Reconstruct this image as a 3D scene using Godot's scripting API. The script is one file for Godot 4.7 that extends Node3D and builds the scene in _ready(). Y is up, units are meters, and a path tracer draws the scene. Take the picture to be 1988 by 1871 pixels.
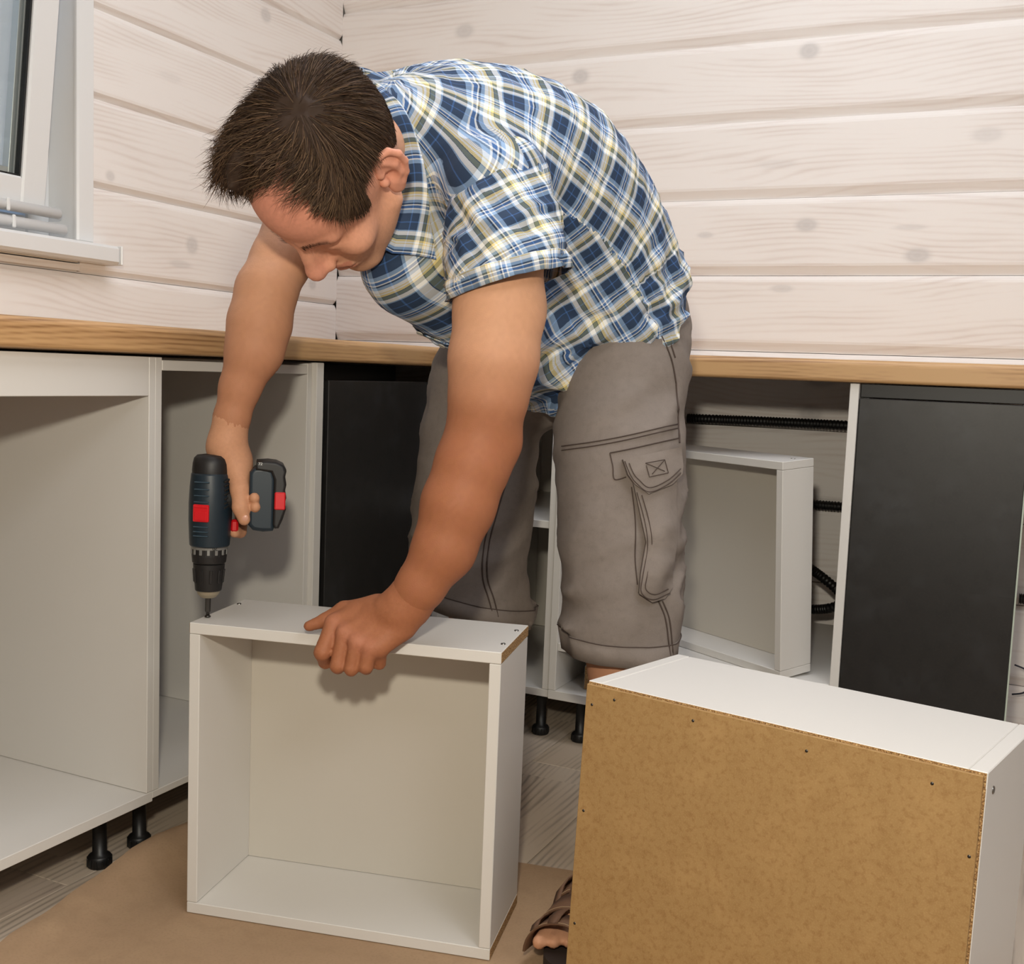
extends Node3D

# ---------------------------------------------------------------- helpers
var mats := {}
var used := {}
var rng := RandomNumberGenerator.new()

func numbered(called: String) -> String:
	if not used.has(called):
		used[called] = 0
		return called
	used[called] += 1
	return "%s_%03d" % [called, used[called]]

func thing(called: String, label: String, category: String, at_pos := Vector3.ZERO, turn := 0.0, group := "") -> Node3D:
	var o := Node3D.new()
	o.name = numbered(called)
	add_child(o, true)
	o.position = at_pos
	o.rotation.y = turn
	o.set_meta("label", label)
	o.set_meta("category", category)
	if group != "":
		o.set_meta("group", group)
	return o

func obj(called: String, mesh: Mesh, m: Material, parent: Node = self) -> MeshInstance3D:
	var o := MeshInstance3D.new()
	o.name = called
	o.mesh = mesh
	o.material_override = m
	parent.add_child(o, true)
	return o

func struct(called: String, mesh: Mesh, m: Material, parent: Node = self) -> MeshInstance3D:
	var o := obj(called, mesh, m, parent)
	o.set_meta("kind", "structure")
	return o

func begin() -> SurfaceTool:
	var st := SurfaceTool.new()
	st.begin(Mesh.PRIMITIVE_TRIANGLES)
	return st

func done(st: SurfaceTool, smooth := false) -> ArrayMesh:
	if smooth:
		st.index()
	st.generate_normals()
	return st.commit()

# one triangle whose front looks along «out»
func tri(st: SurfaceTool, a: Vector3, b: Vector3, c: Vector3, out: Vector3, ua := Vector2.ZERO, ub := Vector2.ZERO, uc := Vector2.ZERO) -> void:
	if (b - a).cross(c - a).dot(out) > 0.0:
		var t := b
		b = c
		c = t
		var u := ub
		ub = uc
		uc = u
	st.set_uv(ua); st.add_vertex(a)
	st.set_uv(ub); st.add_vertex(b)
	st.set_uv(uc); st.add_vertex(c)

# a bevelled board: centre, size, bevel; the grain (u) runs along axis «grain»
func slab(st: SurfaceTool, c: Vector3, s: Vector3, bev := 0.001, xf := Transform3D(), grain := 0, uoff := Vector2.ZERO) -> void:
	st.set_smooth_group(-1)
	var h := s * 0.5
	bev = minf(bev, minf(h.x, minf(h.y, h.z)) * 0.9)
	var pts := {}
	for sx in [-1, 1]:
		for sy in [-1, 1]:
			for sz in [-1, 1]:
				for ax in 3:
					var p := Vector3(sx * (h.x - bev), sy * (h.y - bev), sz * (h.z - bev))
					p[ax] = [sx, sy, sz][ax] * h[ax]
					pts[[sx, sy, sz, ax]] = p
	var emit := func(list: Array, out: Vector3) -> void:
		var ax := 0
		for k in 3:
			if absf(out[k]) > absf(out[ax]) + 0.01:
				ax = k
		var uvs := []
		for p: Vector3 in list:
			var u: float
			var v: float
			var o1 := (ax + 1) % 3
			var o2 := (ax + 2) % 3
			if o2 == grain:
				u = p[o2]; v = p[o1]
			else:
				u = p[o1]; v = p[o2]
			uvs.append(Vector2(u, v) + uoff)
		var ow := xf.basis * out
		for k in range(1, list.size() - 1):
			tri(st, xf * (c + list[0]), xf * (c + list[k]), xf * (c + list[k + 1]), ow, uvs[0], uvs[k], uvs[k + 1])
	for ax in 3:
		var o1 := (ax + 1) % 3
		var o2 := (ax + 2) % 3
		for sg in [-1, 1]:
			var out := Vector3.ZERO
			out[ax] = sg
			var q := []
			for cc in [[-1, -1], [1, -1], [1, 1], [-1, 1]]:
				var key := [0, 0, 0, ax]
				key[ax] = sg; key[o1] = cc[0]; key[o2] = cc[1]
				q.append(pts[key])
			emit.call(q, out)
		for s1 in [-1, 1]:
			for s2 in [-1, 1]:
				var k1 := [0, 0, 0, o1]
				k1[ax] = -1; k1[o1] = s1; k1[o2] = s2
				var k2 := k1.duplicate(); k2[ax] = 1
				var k3 := k2.duplicate(); k3[3] = o2
				var k4 := k1.duplicate(); k4[3] = o2
				var out := Vector3.ZERO
				out[o1] = s1; out[o2] = s2
				emit.call([pts[k1], pts[k2], pts[k3], pts[k4]], out)
	for sx in [-1, 1]:
		for sy in [-1, 1]:
			for sz in [-1, 1]:
				emit.call([pts[[sx, sy, sz, 0]], pts[[sx, sy, sz, 1]], pts[[sx, sy, sz, 2]]], Vector3(sx, sy, sz))

func box(c: Vector3, s: Vector3, bev := 0.001, grain := 0, uoff := Vector2.ZERO) -> ArrayMesh:
	var st := begin()
	slab(st, c, s, bev, Transform3D(), grain, uoff)
	return done(st)

# box from min corner to max corner
func boxmm(a: Vector3, b: Vector3, bev := 0.001, grain := 0, uoff := Vector2.ZERO) -> ArrayMesh:
	return box((a + b) * 0.5, (b - a).abs(), bev, grain, uoff)

# surface of revolution about +y; prof = [radius, height] pairs
func lathe(st: SurfaceTool, prof: Array, xf := Transform3D(), n := 32, sxz := Vector2.ONE) -> void:
	st.set_smooth_group(0)
	for i in prof.size() - 1:
		var sharp: bool = prof[i].size() > 2 or prof[i + 1].size() > 2
		st.set_smooth_group(-1 if sharp else 0)
		for k in n:
			var a0 := TAU * k / n
			var a1 := TAU * (k + 1) / n
			var f := func(r: float, y: float, a: float) -> Vector3:
				return xf * Vector3(r * cos(a) * sxz.x, y, r * sin(a) * sxz.y)
			var p0: Vector3 = f.call(prof[i][0], prof[i][1], a0)
			var p1: Vector3 = f.call(prof[i][0], prof[i][1], a1)
			var p2: Vector3 = f.call(prof[i + 1][0], prof[i + 1][1], a1)
			var p3: Vector3 = f.call(prof[i + 1][0], prof[i + 1][1], a0)
			var am := (a0 + a1) * 0.5
			var dr: float = prof[i + 1][0] - prof[i][0]
			var dy: float = prof[i + 1][1] - prof[i][1]
			var out := xf.basis * Vector3(cos(am) * dy, -dr, sin(am) * dy)
			if prof[i][0] > 1e-6:
				tri(st, p0, p1, p2, out)
			if prof[i + 1][0] > 1e-6:
				tri(st, p0, p2, p3, out)

# tube along points with a radius per point (or one); ends capped
func tube(st: SurfaceTool, pts: Array, radii, n := 10, smooth := true, flat := 1.0, upv := Vector3.ZERO) -> void:
	st.set_smooth_group(0 if smooth else -1)
	var rings := []
	var up := Vector3(0.13, 0.97, 0.21)
	for i in pts.size():
		var t: Vector3 = (pts[mini(i + 1, pts.size() - 1)] - pts[maxi(i - 1, 0)]).normalized()
		if upv != Vector3.ZERO:
			up = upv
		var sx := t.cross(up).normalized()
		var sy := sx.cross(t).normalized()
		up = sy
		var r: float = radii[i] if radii is Array else radii
		var ring := []
		for k in n:
			var a := TAU * k / n
			ring.append(pts[i] + sx * cos(a) * r + sy * sin(a) * r * flat)
		rings.append(ring)
	for i in pts.size() - 1:
		var mid: Vector3 = (pts[i] + pts[i + 1]) * 0.5
		for k in n:
			var k2 := (k + 1) % n
			var out: Vector3 = (rings[i][k] + rings[i + 1][k2]) * 0.5 - mid
			var l0 := float(i) / (pts.size() - 1)
			var l1 := float(i + 1) / (pts.size() - 1)
			tri(st, rings[i][k], rings[i][k2], rings[i + 1][k2], out, Vector2(float(k) / n, l0), Vector2(float(k + 1) / n, l0), Vector2(float(k + 1) / n, l1))
			tri(st, rings[i][k], rings[i + 1][k2], rings[i + 1][k], out, Vector2(float(k) / n, l0), Vector2(float(k + 1) / n, l1), Vector2(float(k) / n, l1))
	for e in [0, pts.size() - 1]:
		var o: Vector3 = pts[0] - pts[1] if e == 0 else pts[e] - pts[e - 1]
		for k in range(1, n - 1):
			tri(st, rings[e][0], rings[e][k], rings[e][k + 1], o)

func curve(pts: Array, n: int) -> Array:
	var c := Curve3D.new()
	for i in pts.size():
		var t: Vector3 = (pts[mini(i + 1, pts.size() - 1)] - pts[maxi(i - 1, 0)]) / 6.0
		c.add_point(pts[i], -t, t)
	var out := []
	var l := c.get_baked_length()
	for k in n + 1:
		out.append(c.sample_baked(l * k / n, true))
	return out

# ---------------------------------------------------------------- materials
func flat(c: Color, rough := 0.6, metal := 0.0, spec := 0.5) -> StandardMaterial3D:
	var m := StandardMaterial3D.new()
	m.albedo_color = c
	m.roughness = rough
	m.metallic = metal
	m.metallic_specular = spec
	return m

func noise(sd: int, freq: float, oct := 3) -> FastNoiseLite:
	var n := FastNoiseLite.new()
	n.seed = sd
	n.noise_type = FastNoiseLite.TYPE_SIMPLEX_SMOOTH
	n.frequency = freq
	n.fractal_octaves = oct
	return n

func textured(img: Image, m: StandardMaterial3D, scale := Vector2.ONE) -> StandardMaterial3D:
	img.generate_mipmaps()
	m.albedo_texture = ImageTexture.create_from_image(img)
	m.uv1_scale = Vector3(scale.x, scale.y, 1)
	return m

# whitewashed softwood: u 0..len metres along the board, v across it; knots = [u, v, ru, rv, strength]
func wood(sd: int, w: int, h: int, length: float, width: float, base: Color, dark: Color, contrast: float, knots: Array, rings := 26.0, warpamt := 0.03) -> Image:
	var img := Image.create(w, h, false, Image.FORMAT_RGB8)
	var n1 := noise(sd, 0.9, 2)
	var n2 := noise(sd + 7, 6.0, 2)
	var n3 := noise(sd + 13, 1.4, 2)
	var knotcol := Color(0.775, 0.755, 0.745)
	for x in w:
		var u := length * x / w
		for y in h:
			var v := width * y / h
			var warp := n1.get_noise_2d(u * 0.9, v * 2.6) * warpamt
			var kn := 0.0
			for k: Array in knots:
				var du: float = (u - k[0]) / k[2]
				if absf(du) > 7.0:
					continue
				var dv: float = (v - k[1]) / k[3]
				var d := sqrt(du * du * 0.25 + dv * dv)
				warp += signf(dv) * k[3] * 0.9 * exp(-d * 0.9) * (1.0 - exp(-absf(dv)))
				var q := sqrt(du * du + dv * dv)
				kn = maxf(kn, k[4] * smoothstep(1.35, 0.45, q) * (0.9 + 0.1 * sin(q * 11.0)))
			var g := (v + warp) * rings
			var s := 0.5 + 0.5 * sin(g * TAU + n2.get_noise_2d(u * 0.7, v * 6.0) * 1.5)
			s = pow(s, 3.0)
			var fine := n2.get_noise_2d(u * 3.0, v * 260.0)
			var mott := n3.get_noise_2d(u * 1.6, v * 9.0)
			var c := base.lerp(dark, clampf(contrast * (s * (0.5 + 0.9 * mott) + 0.16 * fine + 0.3 * mott), 0.0, 1.0))
			c = c.lerp(knotcol, kn * 0.85)
			img.set_pixel(x, y, c)
	return img

func speckle(sd: int, size: int, base: Color, cols: Array, fr: Array, amt: float) -> Image:
	var img := Image.create(size, size, false, Image.FORMAT_RGB8)
	var ns := []
	for f: float in fr:
		ns.append(noise(sd + ns.size() * 5, f, 3))
	for y in size:
		for x in size:
			var c := base
			for k in cols.size():
				var v: float = ns[k].get_noise_2d(x, y)
				c = c.lerp(cols[k], clampf(v * amt * 2.0, 0.0, 1.0))
			img.set_pixel(x, y, c)
	return img

func grain_bump(m: StandardMaterial3D, sd: int, freq: float, strength: float, size := 256, uv := 1.0) -> void:
	var n := noise(sd, freq, 3)
	var img := n.get_seamless_image(size, size)
	img.bump_map_to_normal_map(strength)
	img.generate_mipmaps()
	m.normal_enabled = true
	m.normal_texture = ImageTexture.create_from_image(img)

# ---------------------------------------------------------------- the room
const CEIL := 2.55
const ROOM_X := 4.3
const ROOM_Z := 4.8

func _ready() -> void:
	rng.seed = 5
	view_and_light()
	materials()
	room()
	counters()
	cabinets_left()
	cabinets_right()
	boxes()
	small_things()
	drill()
	person()

func view_and_light() -> void:
	var cam := Camera3D.new()
	cam.name = "camera"
	cam.fov = rad_to_deg(2.0 * atan(935.5 / 2133.6))
	cam.near = 0.02
	cam.far = 60.0
	cam.basis = Basis(Vector3.UP, 0.439671639) * Basis(Vector3.RIGHT, -0.0996667094) * Basis(Vector3.BACK, 0.0397550058)
	cam.position = Vector3(1.89454806, 0.8, 2.7530914)
	add_child(cam)
	var we := WorldEnvironment.new()
	we.name = "world"
	var e := Environment.new()
	e.background_mode = Environment.BG_SKY
	var sky := Sky.new()
	var sm := ProceduralSkyMaterial.new()
	sm.sky_top_color = Color(0.55, 0.68, 0.86)
	sm.sky_horizon_color = Color(0.86, 0.89, 0.92)
	sm.ground_bottom_color = Color(0.30, 0.30, 0.26)
	sm.ground_horizon_color = Color(0.70, 0.72, 0.70)
	sm.sun_angle_max = 0.0
	sky.sky_material = sm
	e.sky = sky
	e.tonemap_mode = Environment.TONE_MAPPER_LINEAR
	e.tonemap_exposure = 1.0
	e.sdfgi_enabled = true
	e.ssao_enabled = true
	e.ssil_enabled = true
	we.environment = e
	add_child(we)
	# the photographer's flash on top of the camera
	var fl := SpotLight3D.new()
	fl.name = "flash_light"
	fl.light_color = Color(1.0, 0.965, 0.89)
	fl.light_energy = 1.4
	fl.light_size = 0.035
	fl.spot_angle = 62.0
	fl.spot_angle_attenuation = 0.4
	fl.spot_range = 12.0
	fl.spot_attenuation = 2.0
	fl.shadow_enabled = true
	fl.position = Vector3(1.83, 1.06, 2.74)
	add_child(fl)
	fl.look_at_from_position(fl.position, Vector3(1.05, 1.05, 0.9))
	# the light of the two flat ceiling lamps
	for q: Array in [[1.5, 1.35, 2.15], [3.3, 3.0, 2.9]]:
		var al := AreaLight3D.new()
		al.name = "lamp_light"
		al.area_size = Vector2(1.2, 1.2)
		al.light_color = LAMP_COLOUR
		al.light_energy = q[2]
		al.area_range = 14.0
		al.area_attenuation = 2.0
		al.shadow_enabled = true
		add_child(al, true)
		al.look_at_from_position(Vector3(q[0], CEIL - 0.075, q[1]), Vector3(q[0], 0, q[1]), Vector3.FORWARD)

func lamps() -> void:
	# two flat ceiling lamps light the room from above
	var glow := flat(Color(0.9, 0.9, 0.9), 0.5)
	glow.emission_enabled = true
	glow.emission = LAMP_COLOUR
	glow.emission_energy_multiplier = 1.0
	for k in 2:
		var x: float = [1.5, 3.3][k]
		var z: float = [1.35, 3.0][k]
		var t := thing("ceiling_lamp", ["flat white square ceiling lamp above the bent-over person", "flat white square ceiling lamp near the side wall, right of the camera"][k], "lamp", Vector3(x, CEIL, z), 0.0, "square ceiling lamps")
		obj("housing", box(Vector3(0, -0.03, 0), Vector3(1.3, 0.06, 1.3), 0.004), mats.pvc, t)
		obj("diffuser", box(Vector3(0, -0.064, 0), Vector3(1.24, 0.006, 1.24), 0.001), glow, t)

const LAMP_COLOUR := Color(0.94, 0.955, 0.985)

func materials() -> void:
	mats.white = flat(Color(0.855, 0.84, 0.815), 0.42)
	mats.white_edge = flat(Color(0.83, 0.82, 0.81), 0.38)
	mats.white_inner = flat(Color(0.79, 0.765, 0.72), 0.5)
	mats.pvc = flat(Color(0.91, 0.91, 0.905), 0.3)
	mats.black = flat(Color(0.035, 0.035, 0.036), 0.5)
	mats.plastic_black = flat(Color(0.045, 0.043, 0.043), 0.45)
	mats.steel = flat(Color(0.55, 0.54, 0.52), 0.28, 1.0)
	mats.steel_dark = flat(Color(0.30, 0.29, 0.28), 0.35, 1.0)
	mats.ceiling = flat(Color(0.87, 0.86, 0.84), 0.9)
	mats.plaster = flat(Color(0.80, 0.79, 0.775), 0.9)
	mats.glass = flat(Color(0.9, 0.95, 0.93, 0.08), 0.02)
	mats.glass.transparency = BaseMaterial3D.TRANSPARENCY_ALPHA
	mats.rubber = flat(Color(0.02, 0.02, 0.02), 0.6)
	mats.alu = flat(Color(0.62, 0.65, 0.64), 0.3, 0.9)
	# dark, finely scratched fronts
	var dk := speckle(31, 512, Color(0.118, 0.112, 0.108), [Color(0.17, 0.17, 0.175), Color(0.09, 0.085, 0.082), Color(0.15, 0.137, 0.124)], [0.010, 0.03, 0.2], 0.55)
	mats.dark_front = textured(dk, flat(Color.WHITE, 0.42), Vector2(1.6, 1.6))
	mats.dark_strip = flat(Color(0.075, 0.075, 0.08), 0.45)
	# raw particle board
	var pb := speckle(51, 256, Color(0.68, 0.53, 0.34), [Color(0.86, 0.74, 0.52), Color(0.36, 0.24, 0.13), Color(0.55, 0.40, 0.24)], [0.16, 0.22, 0.4], 0.9)
	mats.chip = textured(pb, flat(Color.WHITE, 0.9), Vector2(7, 7))
	grain_bump(mats.chip, 52, 0.15, 4.0)
	# brown hardboard
	var hb := speckle(71, 1024, Color(0.615, 0.485, 0.300), [Color(0.66, 0.525, 0.335), Color(0.575, 0.44, 0.26), Color(0.53, 0.385, 0.215), Color(0.68, 0.55, 0.36)], [0.006, 0.016, 0.05, 0.20], 0.42)
	mats.hardboard = textured(hb, flat(Color.WHITE, 0.75), Vector2(2.0, 2.0))
	# kraft paper
	var kp := speckle(81, 512, Color(0.655, 0.54, 0.42), [Color(0.69, 0.575, 0.45), Color(0.62, 0.505, 0.39), Color(0.60, 0.49, 0.378)], [0.008, 0.03, 0.25], 0.4)
	mats.kraft = textured(kp, flat(Color.WHITE, 0.85), Vector2(1.5, 1.5))
	# oak worktop
	var oak := wood(91, 1536, 128, 2.4, 0.32, Color(0.76, 0.60, 0.415), Color(0.48, 0.33, 0.19), 0.75, [[0.62, 0.15, 0.05, 0.02, 0.12], [1.72, 0.12, 0.06, 0.025, 0.10]], 130.0, 0.02)
	mats.oak = textured(oak, flat(Color.WHITE, 0.5), Vector2(1 / 2.4, 1 / 0.32))
	# laminate floor, a few tones
	for i in 4:
		var base: Color = [Color(0.78, 0.715, 0.64), Color(0.74, 0.675, 0.61), Color(0.81, 0.745, 0.67), Color(0.76, 0.69, 0.605)][i]
		var im := wood(111 + i, 512, 128, 1.3, 0.19, base, base.darkened(0.34), 0.6, [], 75.0, 0.04)
		mats["floor%d" % i] = textured(im, flat(Color.WHITE, 0.5), Vector2(1 / 1.3, 1 / 0.19))

func plank_wood(sd: int, knots: Array, length := 2.2, rings := 70.0) -> StandardMaterial3D:
	var im := wood(sd, 1100, 96, length, 0.19, Color(0.955, 0.930, 0.910), Color(0.74, 0.65, 0.60), 0.22, knots, rings, 0.05)
	return textured(im, flat(Color.WHITE, 0.6), Vector2(1 / length, 1 / 0.19))

# one log-profile wall board from u0 to u1, bottom at y0, front face in the plane 0
func plank_mesh(u0: float, u1: float, y0: float, y1: float, along_x: bool, foot: float, rise: float) -> ArrayMesh:
	var st := begin()
	st.set_smooth_group(-1)
	var g := 0.0008
	var prof := [Vector2(y0 + g, -0.036), Vector2(y0 + g, -rise), Vector2(y0 + foot - 0.003, -0.0012), Vector2(y0 + foot + 0.003, 0.0), Vector2(y1 - 0.016, 0.0), Vector2(y1 - 0.011, -0.0012), Vector2(y1 - g, -0.0065), Vector2(y1 - g, -0.036)]
	var mk := func(u: float, p: Vector2) -> Vector3:
		return Vector3(u, p.x, p.y) if along_x else Vector3(p.y, p.x, u)
	var cen: Vector3 = mk.call((u0 + u1) * 0.5, Vector2((y0 + y1) * 0.5, -0.018))
	for i in prof.size():
		var a: Vector2 = prof[i]
		var b: Vector2 = prof[(i + 1) % prof.size()]
		var p0: Vector3 = mk.call(u0, a)
		var p1: Vector3 = mk.call(u1, a)
		var p2: Vector3 = mk.call(u1, b)
		var p3: Vector3 = mk.call(u0, b)
		var nrm := Vector2(a.y - b.y, b.x - a.x)   # in (y, depth)
		var mid := (a + b) * 0.5 - Vector2((y0 + y1) * 0.5, -0.018)
		if nrm.dot(mid) < 0.0:
			nrm = -nrm
		var out: Vector3 = mk.call(0.0, nrm)
		var va := a.x - y0
		var vb := b.x - y0
		tri(st, p0, p1, p2, out, Vector2(u0, va), Vector2(u1, va), Vector2(u1, vb))
		tri(st, p0, p2, p3, out, Vector2(u0, va), Vector2(u1, vb), Vector2(u0, vb))
	for e in [u0, u1]:
		var o: Vector3 = mk.call(1.0 if e == u1 else -1.0, Vector2.ZERO)
		for k in range(1, prof.size() - 1):
			tri(st, mk.call(e, prof[0]), mk.call(e, prof[k]), mk.call(e, prof[k + 1]), o)
	return done(st)

func room() -> void:
	lamps()
	# floor: a slab and its laminate boards running along z
	var fl := struct("floor", boxmm(Vector3(-0.2, -0.12, -0.2), Vector3(ROOM_X + 0.2, -0.012, ROOM_Z + 0.2), 0.002), mats.plaster)
	var col := 0
	var x := 0.056
	while x < ROOM_X:
		var z: float = -1.25 * [0.0, 0.42, 0.73, 0.2][col % 4]
		while z < ROOM_Z:
			var z0 := maxf(z, 0.0)
			var z1 := minf(z + 1.25, ROOM_Z)
			if z1 - z0 > 0.02:
				obj("floor_board", boxmm(Vector3(x + 0.0006, -0.012, z0 + 0.0006), Vector3(minf(x + 0.191, ROOM_X) - 0.0006, 0, z1 - 0.0006), 0.0009, 2, Vector2(0.37 * col, 0.095)), mats["floor%d" % ((col * 3 + int(z * 7.0 + 20.0)) % 4)], fl)
			z += 1.25
		x += 0.191
		col += 1
	struct("ceiling", boxmm(Vector3(-0.2, CEIL, -0.2), Vector3(ROOM_X + 0.2, CEIL + 0.12, ROOM_Z + 0.2), 0.002), mats.ceiling)
	struct("wall_back", boxmm(Vector3(-0.2, 0, ROOM_Z), Vector3(ROOM_X + 0.2, CEIL, ROOM_Z + 0.12), 0.002), mats.plaster)
	struct("wall_side", boxmm(Vector3(ROOM_X, 0, -0.2), Vector3(ROOM_X + 0.12, CEIL, ROOM_Z + 0.2), 0.002), mats.plaster)
	# right-hand wall (z = 0) of whitewashed boards
	var wr := struct("wall_right", boxmm(Vector3(-0.2, 0, -0.2), Vector3(ROOM_X + 0.2, CEIL, -0.036), 0.001), mats.plaster)
	var kr := [[], [], [], [[1.02, 0.03, 0.02, 0.018, 0.7]], [[1.40, 0.04, 0.030, 0.020, 0.9], [1.42, 0.125, 0.040, 0.022, 0.8]], [[1.31, 0.155, 0.03, 0.010, 0.5], [0.92, 0.07, 0.02, 0.008, 0.3]], [[1.36, 0.120, 0.028, 0.017, 0.8], [1.62, 0.045, 0.03, 0.018, 0.8], [1.11, 0.100, 0.022, 0.008, 0.5], [1.6, 0.11, 0.04, 0.007, 0.4]], [[1.75, 0.125, 0.035, 0.018, 0.4], [1.28, 0.08, 0.05, 0.012, 0.25]], [[0.75, 0.14, 0.025, 0.020, 0.8], [1.34, 0.155, 0.025, 0.02, 0.8], [0.77, 0.01, 0.024, 0.006, 0.7]], [[0.4, 0.1, 0.03, 0.02, 0.6]]]
	var pitch := 0.1877
	var y := 1.653 - 0.028 - pitch * 9
	var i := 0
	while y < CEIL:
		var y1 := minf(y + pitch, CEIL)
		var y0 := maxf(y, 0.0)
		if y1 - y0 > 0.03:
			obj("wall_board", plank_mesh(0.0, ROOM_X, y0, y1, true, 0.026, 0.012), plank_wood(200 + i, kr[i] if i < kr.size() else []), wr)
		y += pitch
		i += 1
	# left-hand wall (x = 0) with the window opening
	var wl := struct("wall_left", boxmm(Vector3(-0.2, 0, -0.2), Vector3(-0.036, WY0, ROOM_Z + 0.2), 0.001), mats.plaster)
	obj("wall_pier", boxmm(Vector3(-0.2, WY0, -0.2), Vector3(-0.036, CEIL, WZ0 - 0.0125), 0.001), mats.plaster, wl)
	obj("wall_pier", boxmm(Vector3(-0.2, WY0, WZ1 + 0.0125), Vector3(-0.036, CEIL, ROOM_Z + 0.2), 0.001), mats.plaster, wl)
	obj("wall_lintel", boxmm(Vector3(-0.2, WY1 + 0.0125, WZ0), Vector3(-0.036, CEIL, WZ1), 0.001), mats.plaster, wl)
	var kl := [[], [], [], [], [[0.35, 0.05, 0.02, 0.01, 0.5]], [[0.12, 0.05, 0.018, 0.016, 0.6], [0.62, 0.1, 0.022, 0.022, 0.7], [0.66, 0.05, 0.04, 0.010, 0.45]], [[0.885, 0.03, 0.014, 0.012, 0.6]], [[0.7, 0.1, 0.04, 0.012, 0.2]], [[0.35, 0.155, 0.022, 0.019, 0.7]], []]
	pitch = 0.190
	y = 1.5646 - 0.018 - pitch * 8
	i = 0
	while y < CEIL:
		var y1 := minf(y + pitch, CEIL)
		var y0 := maxf(y, 0.0)
		if y1 - y0 > 0.03:
			var m := plank_wood(300 + i, kl[i] if i < kl.size() else [], 2.2, 85.0)
			if y1 <= WY0 or y0 >= WY1:
				obj("wall_board", plank_mesh(0.0, ROOM_Z, y0, y1, false, 0.016, 0.012), m, wl)
			else:
				obj("wall_board", plank_mesh(0.0, WZ0 - 0.0125, y0, y1, false, 0.016, 0.012), m, wl)
				obj("wall_board", plank_mesh(WZ1 + 0.0125, ROOM_Z, y0, y1, false, 0.016, 0.012), m, wl)
				if y0 < WY0:
					obj("wall_board", plank_mesh(WZ0 - 0.0125, WZ1 + 0.0125, y0, WY0 - 0.043, false, 0.016, 0.012), m, wl)
				elif y1 > WY1:
					obj("wall_board", plank_mesh(WZ0 - 0.0125, WZ1 + 0.0125, WY1 + 0.0125, y1, false, 0.016, 0.012), m, wl)
		y += pitch
		i += 1
	window()

const WY0 := 1.04
const WY1 := 2.2
const WZ0 := 0.985
const WZ1 := 2.25

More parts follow.
